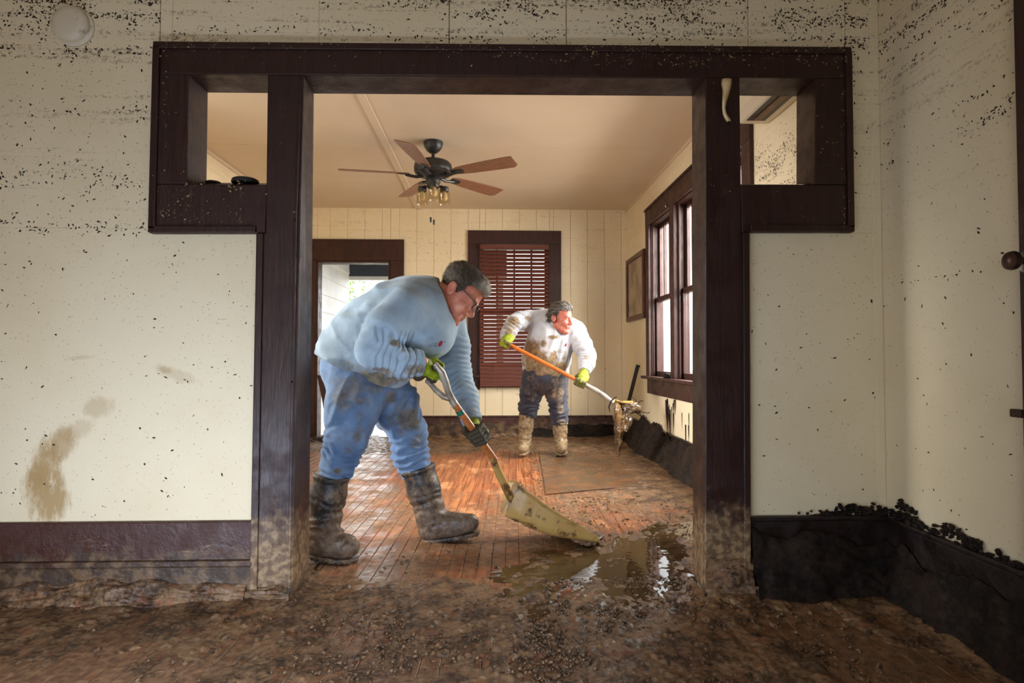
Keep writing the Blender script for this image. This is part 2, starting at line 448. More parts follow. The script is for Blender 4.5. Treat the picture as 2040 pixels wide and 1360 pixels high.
# ---- side and end walls
wr = struct(empty('wall_right', (XR, 4, 0)), 'cream right wall with flood lines and a wide dark window in the back room')
def rpanel(ya, yb, za, zb, mat='wall', nm='wall_panel'):
    MB().box(XR, XR+.05, ya, yb, za, zb).obj(nm, M[mat], wr, bevel=.0015, seg=1); MB().box(XR+.048, XR+.12, ya-.002, yb+.002, za, zb).obj('backing', M[mat], wr)
WY0, WY1, WZ0, WZ1 = 3.59, 5.83, .72, 2.27       # right window opening
rpanel(-2.4, 2.40, 0, CEIL+.01)
yb = [2.44, 2.83, WY0, 3.99, 4.39, 4.79, 5.19, 5.59, WY1, 6.2, 6.54, 6.88]
for a, b in zip(yb, yb[1:]):
    if WY0 <= a < WY1:
        rpanel(a+.001, b-.001, 0, WZ0, 'wall_plain'); rpanel(a+.001, b-.001, WZ1, CEIL+.01, 'wall_plain')
    else: rpanel(a+.001, b-.001, 0, CEIL+.01, 'wall_plain')
rpanel(2.40, 2.44, 0, CEIL+.01, 'wall_plain')

wb = struct(empty('wall_back', (0, YF, 0)), 'cream board wall at the far end of the back room')
DX0, DX1, DZ = -2.034, -1.192, 2.05             # door opening
VX0, VX1, VZ0, VZ1 = -.158, .66, .72, 2.245      # blind window opening
bpts = sorted(set([round(XL-.1+.2*i, 3) for i in range(21) if XL-.1+.2*i < XR+.05] + [DX0, DX1, VX0, VX1, XR+.11]))
for a, b in zip(bpts, bpts[1:]):
    if b-a < .012: continue
    m = (a+b)/2
    zs = [(0, CEIL+.01)]
    if DX0 < m < DX1: zs = [(DZ, CEIL+.01)]
    elif VX0 < m < VX1: zs = [(0, VZ0), (VZ1, CEIL+.01)]
    for (z0, z1) in zs: MB().box(a, b, YF+.03, YF+.12, z0, z1).obj('backing', M['wall_plain'], wb)
    for (z0, z1) in zs: MB().box(a+.0012, b-.0012, YF, YF+.032, z0, z1).obj('wall_board', M['wall_plain'], wb, bevel=.003, seg=1)

wl = struct(empty('wall_left', (XL, 4, 0)), 'cream left wall of the back room with an unseen opening added for the side lamp')
for b in ((YW+TH, 2.70, 0, CEIL+.01), (3.80, YF+.12, 0, CEIL+.01), (2.70, 3.80, 0, .75), (2.70, 3.80, 2.2, CEIL+.01)):  # gap and its casing are invented, to let the side lamp in
    MB().box(XL-.12, XL, b[0], b[1], b[2], b[3]).obj('wall_panel', M['wall_plain'], wl)
for b in ((2.60, 2.70, .65, 2.3), (3.80, 3.90, .65, 2.3), (2.70, 3.80, 2.2, 2.3), (2.70, 3.80, .65, .75)):
    MB().box(XL, XL+.025, *b).obj('added_opening_casing', M['trim_clean'], wl, bevel=.003)
# front room beyond the frame: closed left wall, rear wall with a wide doorway
w2 = struct(empty('wall_rear', (0, -2.3, 0)), 'wall behind the photographer, toned brown for warm bounce')
for b in ((-2.6, -2.0, 0, CEIL), (-.4, 1.6, 0, CEIL), (-2.0, -.4, 2.1, CEIL)):
    MB().box(b[0], b[1], -2.4, -2.28, b[2], b[3]).obj('wall_panel', M['bounce_brown'], w2)
w3 = struct(MB().box(-2.6, -2.5, -2.4, YW+TH, 0, CEIL).obj('wall_side', M['bounce_brown']), 'side wall of the front room, toned brown for warm bounce')

# ---- baseboards
def bboard(name, parts, label):
    e = struct(empty(name), label)
    for (nm, b, mt) in parts: MB().box(*b).obj(nm, M[mt], e, bevel=.006)
    return e
zt = px2z(300, 1037, YW)
bboard('baseboard_front', [('upper_board', (-2.5, px2x(516, YW), YW-.018, YW, .14, zt), 'base'), ('ledge', (-2.5, px2x(516, YW), YW-.035, YW, .135, .16), 'base'),
       ('lower_board', (-2.5, px2x(514, YW), YW-.028, YW, 0, .135), 'base')], 'dark brown mud-smeared baseboard left of the opening')
bboard('baseboard_corner', [('upper_board', (px2x(1480, YW), XR, YW-.018, YW, .03, .285), 'base_dark'), ('cap', (px2x(1480, YW), XR, YW-.026, YW, .285, .305), 'base_dark')],
       'black mud-coated baseboard right of the opening')
bboard('baseboard_right', [('upper_board', (XR-.018, XR, -2.3, YW, .03, .285), 'base_dark'), ('cap', (XR-.026, XR, -2.3, YW, .285, .305), 'base_dark'),
       ('shoe_strip', (XR-.05, XR-.018, -2.3, YW-.02, 0, .05), 'base_dark')], 'black mud-coated baseboard along the front right wall')
bboard('baseboard_back', [('upper_board', (DX1+.16, XR, YF-.02, YF, 0, .24), 'base'), ('cap', (DX1+.16, XR, YF-.03, YF, .24, .26), 'base')],
       'dark muddy baseboard below the blind at the far wall')
bboard('baseboard_window', [('upper_board', (XR-.02, XR, YB, YF, 0, .24), 'base_dark'), ('cap', (XR-.03, XR, YB, YF, .24, .26), 'base_dark')],
       'black silted baseboard below the right window')

# ---- dark casing of the T-shaped opening
tr = struct(empty('trim_1', (0, YC, 0)), 'dark brown cased opening with two small square openings beside its head')
def board(nm, pts, Y=YC, th=.03, mat='trim', parent=None, bev=.004):
    q = [at(x, y, Y) for (x, y) in pts]
    return MB().prism([tuple(p) for p in q], (0, th, 0)).obj(nm, M[mat], parent or tr, bevel=bev)
board('header_board', [(307, 84), (1694, 95), (1697, 156), (305, 147)])
board('stile', [(305, 147), (375, 147), (373, 366), (299, 366)])
board('rail', [(299, 366), (532, 368), (528, 464), (296, 464)])
board('post_board', [(533, 148.5), (603, 149), (594, 440), (588, 760), (581, 1186), (498, 1186), (504, 820), (511, 464), (529, 464)])
board('post_board', [(1406, 154), (1474, 154.5), (1477, 463), (1494, 463), (1496, 1020), (1491, 1186), (1405, 1186)])
board('rail', [(1476, 368), (1700, 368), (1702, 462), (1478, 462)])
board('stile', [(1626, 155.5), (1697, 156), (1700, 367), (1623, 367)])
def bead(pts, w=7, pr=.010):
    for a, b in zip(pts, pts[1:]):
        p, q = at(*a, YC), at(*b, YC); d = (q-p)/np.linalg.norm(q-p); nrm = np.array((-d[2], 0, d[0]))*w*YC/FOC
        p = p-d*w*YC/FOC*.98; q = q+d*w*YC/FOC*.98
        MB().prism([p+nrm, q+nrm, q-nrm, p-nrm], (0, -pr, 0)).obj('bead_moulding', M['trim'], tr, bevel=.004)
bead([(314, 91), (1688, 102)]); bead([(313, 99), (304, 450)]); bead([(304, 457), (504, 457)]); bead([(519, 472), (506, 1180)])
bead([(1689, 110), (1694, 448)]); bead([(1694, 455), (1500, 455)]); bead([(1485, 470), (1488, 1180)])
bead([(598, 156), (589, 440), (583, 760), (576, 1180)], 3, .006)
def lining(nm, fa, fb, ba, bb, thick, nm2=None):
    """a board between a front edge (pixels at the casing face) and a back edge (pixels at the far face)"""
    a, b, c, d = at(*fa, YC+.004), at(*fb, YC+.004), at(*bb, YB), at(*ba, YB)
    t = np.array(thick); MB().hexa([a, b, c, d], [a+t, b+t, c+t, d+t]).obj(nm, M['trim'], tr, bevel=.003)
lining('jamb', (605, 150), (582, 1186), (625.5, 187), (615.5, 1140), (-.022, 0, 0))
lining('jamb', (1406, 155), (1405, 1186), (1378, 190), (1380, 1140), (.022, 0, 0))
lining('head_lining', (603, 150), (1406, 156), (624, 187), (1380, 192), (0, 0, .022))
lining('side_lining', (375, 147), (373, 366), (414.5, 184), (412, 364), (-.02, 0, 0))
lining('head_lining', (374, 148), (534, 149), (412, 185), (545, 186), (0, 0, .02))
lining('sill_lining', (372, 366), (533, 368), (410, 363.5), (545, 365), (0, 0, -.02))
lining('side_lining', (1625, 156), (1622, 367), (1586.5, 192), (1586, 367), (.02, 0, 0))
lining('head_lining', (1474, 155), (1627, 156), (1460, 191), (1588, 192.5), (0, 0, .02))
lining('sill_lining', (1476, 368), (1624, 368), (1462, 367), (1589, 367.5), (0, 0, -.02))
# far sides of the posts and the back casing, seen from the back room
for (xa, xb) in ((px2x(530, YC), -.79), (px2x(1406, YC)+.02, px2x(1474, YC))):
    MB().box(xa, xb, YC+.03, YB, zarm, ztop).obj('post_core', M['trim'], tr)
for (xa, xb, z0, z1) in ((px2x(500, YB), -.79, 0, zarm), (px2x(1400, YB), px2x(1470, YB), 0, zarm), (xl, xr, ztop-.02, ztop+.06), (xl-.04, xl+.08, zarm-.05, ztop), (xr-.1, xr+.04, zarm-.05, ztop)):
    MB().box(xa, xb, YB-.024, YB, z0, z1).obj('back_casing', M['trim'], tr, bevel=.003)
# curl of torn cream paper on the right post
P = []
cl = [(1448, 156, 12), (1447, 166, 12), (1447, 178, 9), (1445, 190, 7), (1443, 202, 4.5), (1442, 214, 3), (1444, 226, 4), (1450, 236, 6), (1452, 241, 4)]
for (x, y, w) in cl:
    P.append([tuple(at(x+w*k*.8, y+(2 if abs(k) > .6 else 0), YC-.004-.012*(1-k*k)-(.01 if y > 190 else 0))) for k in (-1, -.5, 0, .5, 1)])
o = MB().grid(P).obj('torn_paper', simple('torn_cream_paper', lin(240, 218, 170), lin(220, 192, 140), 20, .7), tr, smooth=True); o['label'] = 'curl of torn cream paper'
o.modifiers.new('thick', 'SOLIDIFY').thickness = .002

# ---- back room window with the blind (window_2) and its frame
w2 = struct(empty('window_2', (0.25, YF, .72)), 'dark framed window with a closed brown slatted blind')
def fbox(nm, x0, x1, y0, y1, z0, z1, mat='trim_clean', par=None, bev=.004): return MB().box(x0, x1, y0, y1, z0, z1).obj(nm, M[mat], par or w2, bevel=bev)
cx0, cx1 = px2x(932, YF), px2x(1118, YF)
zc = px2z(1025, 460, YF); zi = px2z(1025, 487, YF); zb = px2z(1025, 770, YF)
fbox('head_casing', cx0, cx1, YF-.03, YF, zi, zc); fbox('side_casing', cx0, px2x(956, YF), YF-.028, YF, .56, zi); fbox('side_casing', px2x(1094, YF), cx1, YF-.028, YF, .56, zi)
fbox('stool', cx0-.02, cx1+.02, YF-.06, YF+.06, .70, .728); fbox('apron', cx0+.02, cx1-.02, YF-.024, YF, .585, .70)
for nm, z0, z1, y in (('upper_sash', 1.47, zi, YF+.075), ('lower_sash', .728, 1.50, YF+.045)):
    m = MB()
    m.box(VX0, VX0+.05, y, y+.03, z0, z1); m.box(VX1-.05, VX1, y, y+.03, z0, z1); m.box(VX0, VX1, y, y+.03, z0, z0+.045); m.box(VX0, VX1, y, y+.03, z1-.05, z1)
    if nm == 'upper_sash':
        for k in (1, 2, 3): m.box(VX0+(VX1-VX0)*k/4-.011, VX0+(VX1-VX0)*k/4+.011, y, y+.03, z0, z1)
    s = m.obj(nm, M['trim_clean'], w2)
    MB().box(VX0+.045, VX1-.045, y+.012, y+.016, z0+.04, z1-.045).obj('pane', M['glass'], s)

# ---- right wall window of three double-hung units (window_1)
w1 = struct(empty('window_1', (XR, 4.7, .72)), 'bright dark-framed sash window row on the right wall')
def gbox(nm, x0, x1, y0, y1, z0, z1, par=None, bev=.004, mat='trim_clean'): return MB().box(x0, x1, y0, y1, z0, z1).obj(nm, M[mat], par or w1, bevel=bev)
gbox('head_casing', XR-.03, XR, 3.48, 5.92, 2.25, 2.405); gbox('head_cap', XR-.042, XR, 3.47, 5.93, 2.405, 2.425)
gbox('side_casing', XR-.028, XR, 5.81, 5.92, .745, 2.25); gbox('side_casing', XR-.028, XR, 3.48, 3.60, .745, 2.25)
ops = [(5.10, 5.81), (4.31, 4.99), (3.60, 4.20)]
gbox('mullion', XR-.028, XR+.11, 4.99, 5.10, .745, 2.25); gbox('mullion', XR-.028, XR+.11, 4.20, 4.31, .745, 2.25)
gbox('stool', XR-.07, XR+.11, 3.44, 5.97, .72, .748); gbox('apron', XR-.024, XR, 3.50, 5.90, .575, .72)
gbox('jamb', XR, XR+.12, 5.80, 5.83, .745, 2.27); gbox('jamb', XR, XR+.12, 3.59, 3.61, .745, 2.27); gbox('head_jamb', XR, XR+.12, 3.6, 5.82, 2.24, 2.27)
for (a, b) in ops:
    for nm, z0, z1, x in (('upper_sash', 1.48, 2.25, XR+.075), ('lower_sash', .748, 1.52, XR+.04)):
        m = MB()
        m.box(x, x+.03, a, a+.045, z0, z1); m.box(x, x+.03, b-.045, b, z0, z1); m.box(x, x+.03, a, b, z0, z0+.05); m.box(x, x+.03, a, b, z1-.045, z1)
        if nm == 'upper_sash':
            for k in (1, 2, 3): m.box(x, x+.03, a+(b-a)*k/4-.012, a+(b-a)*k/4+.012, z0, z1)
        s = m.obj(nm, M['trim_clean'], w1, bevel=.003, seg=1)
        MB().box(x+.012, x+.016, a+.04, b-.04, z0+.045, z1-.04).obj('pane', M['glass'], s)
    gbox('stop_bead', XR+.012, XR+.03, b-.02, b, .75, 2.25); gbox('stop_bead', XR+.012, XR+.03, a, a+.02, .75, 2.25)
MB().lathe([(.006, 0), (.009, .012), (.012, .016), (.012, .02)], (XR-.03, 5.14, 2.27), (-1, 0, 0), 12).obj('hook', M['chrome'], w1, smooth=True)

# ---- back door opening with casing (door_1)
d1 = struct(empty('door_1', (-1.6, YF, 0)), 'open back doorway with dark casing, porch beyond')
dz = px2z(700, 520, YF); dzt = px2z(700, 477, YF)
def dbox(nm, *b, mat='trim_clean', bev=.004): return MB().box(*b).obj(nm, M[mat], d1, bevel=bev)
dbox('head_casing', DX0-.16, DX1+.16, YF-.03, YF, dz+.005, dzt); dbox('side_casing', DX1+.005, DX1+.16, YF-.028, YF, 0, dz+.005)
dbox('side_casing', DX0-.16, DX0-.005, YF-.028, YF, 0, dz+.005)
dbox('jamb', DX0-.006, DX0+.02, YF-.02, YF+.14, 0, dz); dbox('jamb', DX1-.02, DX1+.006, YF-.02, YF+.14, 0, dz); dbox('head_jamb', DX0, DX1, YF-.02, YF+.14, dz-.02, dz+.006)
dbox('threshold', DX0, DX1, YF-.03, YF+.16, -.01, .018, mat='base')

# ---- second door by the right edge of the view
d2 = struct(empty('door_2', (1.5, 1.2, 0)), 'dark door edge and knob at the right side of the front room')
dyy = atx(2034, 700, XR-.05)[1]
MB().box(XR-.05, XR, .6, dyy, 0, 2.2).obj('door_slab', M['trim_clean'], d2, bevel=.003)
kb = atx(2013, 519, XR-.105); kc = np.array((XR-.05, kb[1], kb[2]))
MB().lathe([(.030, 0), (.030, .004), (.012, .007), (.010, .03), (.017, .034), (.025, .041), (.028, .050), (.025, .060), (.014, .066), (.001, .067)], kc, (-1, 0, 0), 24).obj('knob', M['brass'], d2, smooth=True)
MB().lathe([(.034, 0), (.034, .006), (.014, .009)], kc, (-1, 0, 0), 24).obj('rose_plate', M['chrome'], d2, smooth=True)
lb = atx(2032, 823, XR-.06); MB().box(XR-.075, XR-.048, lb[1]-.02, lb[1]+.02, lb[2]-.012, lb[2]+.012).obj('latch_bolt', M['brass'], d2, bevel=.004)

# ---- outside the back door: porch, yard, tree
pf = struct(MB().box(-4.2, -.2, YF+.12, 9.4, -.12, -.02).obj('floor_porch', simple('wet_porch_boards', (.42, .40, .38), (.20, .17, .14), 5, .3, coord='world', dirt=(.05, .04, .03), dirt_lo=.5, dirt_hi=.62)), 'wet mud-spattered porch floor outside the back door')
ps = struct(empty('wall_porch', (-2.2, 8, 0)), 'white lap siding on the porch wall outside the back door')
for k in range(12):
    z0 = -.02 + .215*k
    m = MB(); m.prism([(-2.09, 0, z0), (-2.062, 0, z0), (-2.075, 0, z0+.225), (-2.09, 0, z0+.225)], (0, 1.55, 0)); o = m.obj('siding_board', M['white'], ps); o.location.y = YF+.14
MB().box(-2.3, -2.09, YF+.12, 8.6, 0, 2.6).obj('sheathing', M['white'], ps)
pb = struct(empty('trim_2', (-1.6, 8.6, 2)), 'slate blue porch beam on white posts')
MB().box(-2.075, .2, 8.55, 8.65, px2z(700, 550, 8.55), 2.6).obj('beam', M['porch_blue'], pb, bevel=.004)
MB().box(-2.075, .2, 8.56, 8.66, px2z(700, 550, 8.55)-.05, px2z(700, 550, 8.55)).obj('beam_lip', M['white'], pb)
xa, xb_ = at(659, 600, 8.55)[0], at(668, 600, 8.55)[0]
MB().box(xa, xb_+.03, 8.55, 8.66, 0, px2z(700, 550, 8.55)-.05).obj('post', M['white'], pb, bevel=.004)
MB().box(.05, .15, 8.55, 8.66, 0, px2z(700, 550, 8.55)-.05).obj('post', M['white'], pb, bevel=.004)
MB().box(-4.2, 1.0, YF+.12, 8.9, 2.6, 2.66).obj('porch_ceiling', M['porch_blue'], pb)
gr = struct(MB().box(-30, 30, 7.02, 60, -.6, -.5).obj('ground', M['grass']), 'grassy yard outside')
g2 = struct(MB().box(1.8, 40, -20, 7.0, -.6, -.5).obj('ground_side', M['grass']), 'grassy yard beyond the right window')
# ================================================================== mud, water and flood litter
PUD = [tuple(atz(x, y, .006)[:2]) for x, y in ((1010, 1140), (1090, 1098), (1200, 1085), (1290, 1050), (1378, 1040), (1385, 1120), (1340, 1185), (1250, 1225), (1120, 1225), (1030, 1190))]
def pdist(X, Y, poly):
    """signed distance to a polygon, negative inside"""
    d = np.full(X.shape, 1e9); ins = np.zeros(X.shape, bool); n = len(poly)
    for i in range(n):
        (x0, y0), (x1, y1) = poly[i], poly[(i+1) % n]; ex, ey = x1-x0, y1-y0
        t = np.clip(((X-x0)*ex+(Y-y0)*ey)/(ex*ex+ey*ey+1e-12), 0, 1)
        d = np.minimum(d, np.hypot(X-x0-t*ex, Y-y0-t*ey))
        c = ((y0 > Y) != (y1 > Y)) & (X < (x1-x0)*(Y-y0)/(y1-y0+1e-12)+x0); ins ^= c
    return np.where(ins, -d, d)
BARE = [(atz(x, y, 0)[:2], r) for x, y, r in ((690, 1178, .075), (655, 1160, .05), (450, 1238, .03), (440, 1200, .025), (340, 1325, .05), (1040, 1330, .04), (860, 1325, .04), (960, 1320, .03),
        (270, 1205, .03), (580, 1262, .03), (1560, 1255, .16), (1700, 1290, .16), (1460, 1215, .06), (1650, 1240, .12), (1800, 1340, .12))]
def mud_grid(name, x0, x1, y0, y1, h, front):
    nx, ny = int((x1-x0)/h)+1, int((y1-y0)/h)+1
    gx, gy = np.meshgrid(np.linspace(x0, x1, nx), np.linspace(y0, y1, ny), indexing='ij')
    X, Y = gx.ravel(), gy.ravel(); P = np.stack([X, Y, X*0], 1)
    # stroke direction of the shovels: along the boards
    Q = np.stack([X*dv[0]+Y*dv[1], (X*du[0]+Y*du[1])*.42, X*0], 1)
    n1 = fbm(P*2.6, 3, 1); n2 = fbm(Q*9, 4, 5); n3 = fbm(P*34, 3, 9); n4 = fbm(P*90, 2, 13)
    pd = pdist(X, Y, PUD)
    if front:
        cov = .0018 + .005*(n1-.5)*2 + .0185*(n2-.5)*2
        cov += .006*sstep(2.05, 2.3, Y)*(X < -.75) + .010*sstep(.10, 0, XR-X-.06) + .012*sstep(.14, 0, YW-Y)*((X < -.78) | (X > .86))
        cov -= .006*sstep(-.2, -1.2, X)*sstep(2.2, 1.6, Y)
        rug = sstep(-.9, -.2, X)*sstep(1.35, .7, X)
        cov += .0028*rug*sstep(2.6, 2.2, Y)
        cov -= .012*sstep(2.33, 2.75, Y)*sstep(.25, -.05, X)
        cov -= .006*sstep(2.5, 2.7, Y)
    else:
        cov = -.004 + .009*(n1-.5)*2 + .007*(n2-.5)*2
        cov += .012*sstep(5.75, 6.15, Y + .25*(n1-.5)) + .018*sstep(.55, .1, XR-X)*(.4+n1) + .012*sstep(.28, 0, YF-Y)*(.3+n2)
        cov += .008*sstep(.3, .9, X)*sstep(3.2, 4.2, Y)*sstep(0, .6, n1)
        cov -= .02*sstep(1.0, .4, np.hypot((X+.25)/.75, (Y-4.9)/1.0))
        cov -= .010*sstep(.1, -.4, X)*sstep(6.0, 5.4, Y)
        rug = sstep(.1, .5, X)
    for ((bx_, by_), r) in BARE:
        d = np.hypot((X-bx_)*1.0, (Y-by_)*.75)/r + (n2-.5)*1.6 + (n3-.5)*.8
        cov -= .016*sstep(1.15, .7, d)
    inp = sstep(.05, -.05, pd + .06*(n2-.5))
    Z = cov + .0036*(n3-.5)*2 + .0018*(n4-.5)*2*(.4+rug)
    Z = Z*(1-inp) + inp*(.0035 + .006*(n3-.5) + .008*(n2-.62))
    # clods left by scraping
    Zg = Z.reshape(nx, ny).copy(); nc = 9500 if front else 3000
    rim = (np.abs(pd) < .09)
    for k in range(nc):
        if front:
            cx, cy = RNG.uniform(-2.0, XR-.05), RNG.uniform(.95, 2.9)
            w = (.16+.84*math.exp(-((cx-.15)/.75)**2))*(1.0 if cy < 2.35 else .12)
        else:
            cx, cy = RNG.uniform(-.4, XR-.03), RNG.uniform(2.95, 6.8); w = .12 + .88*sstep(.25, .9, cx)*sstep(6.6, 3.6, cy) + .5*(cx > 1.2)
            if cx < .3 and cy < 5.8: w = 0
        if RNG.random() > w: continue
        r = .004 + .010*RNG.random()**2.4; el = RNG.uniform(.6, 1.6); an = RNG.uniform(0, PI); hh = r*RNG.uniform(.35, .85)
        i0, i1 = int((cx-r*1.7-x0)/h), int((cx+r*1.7-x0)/h)+2; j0, j1 = int((cy-r*1.7-y0)/h), int((cy+r*1.7-y0)/h)+2
        if i0 < 0 or j0 < 0 or i1 > nx or j1 > ny: continue
        a, b = gx[i0:i1, j0:j1]-cx, gy[i0:i1, j0:j1]-cy; u = (a*math.cos(an)+b*math.sin(an))*el; v = (b*math.cos(an)-a*math.sin(an))/el
        d2 = np.clip(1-(u*u+v*v)/(r*r), 0, 1)
        base = max(Zg[i0:i1, j0:j1].mean(), -.001)
        Zg[i0:i1, j0:j1] = np.where(d2 > 0, np.maximum(Zg[i0:i1, j0:j1], base+hh*np.sqrt(d2)), Zg[i0:i1, j0:j1])
    Z = Zg.ravel()
    V = np.stack([X, Y, Z], 1)
    idx = np.arange(nx*ny).reshape(nx, ny)
    Fq = np.stack([idx[:-1, :-1], idx[1:, :-1], idx[1:, 1:], idx[:-1, 1:]], -1).reshape(-1, 4)
    fx, fy = X[Fq].mean(1), Y[Fq].mean(1)
    keep = (Z[Fq].max(1) > -.0016) & ~((fy > YC) & (fy < YB) & ((fx < -.785) | (fx > .835))) & ~((fx < -1.0) & (fy > YC) & (fy < 3.0))
    Fq = Fq[keep]
    used = np.unique(Fq); remap = np.full(len(V), -1); remap[used] = np.arange(len(used))
    me = fast_mesh(name, V[used], remap[Fq])
    return me
o = link('mud', mud_grid('mud', -2.15, XR-.02, .85, 3.0, .0065, True), M['mud'], smooth=True)
tag(o, 'crumbly wet brown mud scraped across the floor of the front room', 'mud', kind='stuff')
o = link('mud', mud_grid('mud', -2.3, XR-.02, 3.0, YF-.03, .012, False), M['mud'], smooth=True)
tag(o, 'thin brown mud left along the far edges of the back room floor', 'mud', kind='stuff')

# loose crumbs of mud left between the shovel strokes
V, T, k = [], [], 0
ico = [(0, 0, 1), (.89, 0, .3), (.28, .85, .3), (-.72, .53, .3), (-.72, -.53, .3), (.28, -.85, .3)]; icf = [(0, 1, 2), (0, 2, 3), (0, 3, 4), (0, 4, 5), (0, 5, 1), (1, 5, 4), (1, 4, 3), (1, 3, 2)]
cr = random.Random(5)
while k < 11500:
    if k < 9600: cx, cy = cr.gauss(.22, .50), cr.uniform(1.0, 2.5)
    else: cx, cy = cr.uniform(.3, XR-.1), cr.uniform(3.0, 5.9)
    if not -1.55 < cx < XR-.04: continue
    if cy > YC-.04 and (cx < -.74 or cx > .80) and cy < YB: continue
    dn = float(fbm(np.array([[cx*6, cy*6, 3]]), 3, 77)[0])
    if cr.random() > (dn-.32)*3.2: continue
    if cy > 2.3 and cy < 3 and cx < .2: continue
    r = .003+.0085*cr.random()**3; a0 = cr.uniform(0, 6.3); e1, e2, e3 = cr.uniform(.6, 1.6), cr.uniform(.5, 1.1), cr.uniform(.4, 1.0); b = len(V)
    for (x, y, z) in ico:
        x, y = x*e1*cr.uniform(.75, 1.25), y*e2*cr.uniform(.75, 1.25); V.append((cx+(x*math.cos(a0)-y*math.sin(a0))*r, cy+(x*math.sin(a0)+y*math.cos(a0))*r, .0025+r*z*e3*1.3*cr.uniform(.8, 1.2)-.002*(z < .5)))
    T += [(p+b, q+b, s+b) for p, q, s in icf]; k += 1
o = link('mud_crumbs', fast_mesh('mud_crumbs', V, T), M['crumb']); tag(o, 'loose crumbs of brown mud strewn over the scraped floor', 'mud', kind='stuff')

# puddle of murky water
n = Nodes('murky_water'); v = n.world()
n.bump(n.noise(v, 14, 2), .0009)
wm = n.out(n.mix(n.ramp(n.noise(v, 3, 4), .35, .65), lin(62, 47, 28), lin(92, 72, 44)), .035, .6)
cxp, cyp = np.mean(PUD, 0); N = 120; ring = []
for k in range(N):
    t = k/N*len(PUD); i = int(t); f = t-i; p = np.array(PUD[i])*(1-f)+np.array(PUD[(i+1) % len(PUD)])*f
    d = p-(cxp, cyp); ring.append((cxp, cyp)+d*(1.10+.10*math.sin(k*.7)+.05*math.sin(k*1.9)))
mb = MB(); rows = []
for s in (0.02, .5, 1.0): rows.append([(cxp+(p[0]-cxp)*s, cyp+(p[1]-cyp)*s, .0042 if s < 1 else .0005) for p in ring+[ring[0]]])
o = mb.grid(rows).obj('puddle', wm); tag(o, 'murky brown puddle reflecting the bright window below the opening', 'puddle', kind='stuff')

# black silt banks along the right wall and the right window wall
def bank(name, p, q, nrm, hgt, dep, seed, label, mat='mud_dark', h=.012, topn=.5):
    p, q, nrm = np.array(p), np.array(q), np.array(nrm); L = np.linalg.norm(q-p); nu = int(L/h); nv = 26
    U, T = np.meshgrid(np.linspace(0, L, nu), np.linspace(0, 1, nv), indexing='ij')
    e = (q-p)/L
    n1 = fbm(np.stack([U.ravel()*2.2, U.ravel()*0, U.ravel()*0+seed], 1), 4, seed).reshape(U.shape)
    n2 = fbm(np.stack([U.ravel()*9, T.ravel()*3, U.ravel()*0+seed], 1), 4, seed+3).reshape(U.shape)
    n3 = fbm(np.stack([U.ravel()*32, T.ravel()*11, U.ravel()*0+seed], 1), 3, seed+8).reshape(U.shape)
    H = hgt*(1-topn+2*topn*(n1-.25)); s = T
    z = H*(1-s)**1.15*(1+.5*(n2-.5)) + .03*(n2-.5)*(1-s); o_ = dep*(s**.8)*(.6+.8*n1) + .03*(n2-.4)*(s > 0) + .026*(n3-.5)
    o_ = np.maximum(o_, .0); o_[:, 0] = .0
    B = p[None, None]+e*U[..., None]+nrm*o_[..., None]; B = B+np.array((0, 0, 1))*np.maximum(z+.006*(n3-.5), -.004)[..., None]
    m = link(name, fast_mesh(name, B.reshape(-1, 3), np.stack([(np.arange(nu*nv).reshape(nu, nv))[a, b] for a, b in ((slice(None, -1), slice(None, -1)), (slice(1, None), slice(None, -1)), (slice(1, None), slice(1, None)), (slice(None, -1), slice(1, None)))], -1).reshape(-1, 4)), M[mat], smooth=True)
    return tag(m, label, 'mud', kind='stuff')
bank('silt', (XR-.026, .3, 0), (XR-.026, YW, 0), (-1, 0, 0), .30, .07, 3, 'black silt bank caked on the front right baseboard', topn=.35)
bank('silt', (px2x(1486, YW), YW-.027, 0), (XR, YW-.027, 0), (0, -1, 0), .24, .06, 9, 'black silt caked on the baseboard right of the opening', topn=.45)
bank('silt', (XR-.028, YB+.05, 0), (XR-.028, YF, 0), (-1, 0, 0), .30, .16, 21, 'black silt bank below the right window of the back room', topn=.4)
bank('silt', (.35, YF-.03, 0), (XR, YF-.03, 0), (0, -1, 0), .20, .09, 33, 'dark mud against the far wall behind the woman', topn=.4)
bank('silt', (-2.4, YW-.03, 0), (px2x(503, YW), YW-.03, 0), (0, -1, 0), .085, .05, 41, 'brown mud slumped on the left baseboard', 'mud', topn=.6)
bank('silt', (-1.0, YF-.03, 0), (.35, YF-.03, 0), (0, -1, 0), .06, .06, 51, 'wet brown mud at the foot of the far wall under the blind', 'mud', topn=.5)
bank('silt', (px2x(1405, YC)-.01, YC-.002, 0), (px2x(1494, YC), YC-.002, 0), (0, -1, 0), .15, .02, 61, 'cracked mud crust on the foot of the right post', 'mud', topn=.2)
bank('silt', (px2x(496, YC), YC-.002, 0), (px2x(584, YC), YC-.002, 0), (0, -1, 0), .06, .03, 67, 'mud crust on the foot of the left post', 'mud', topn=.2)

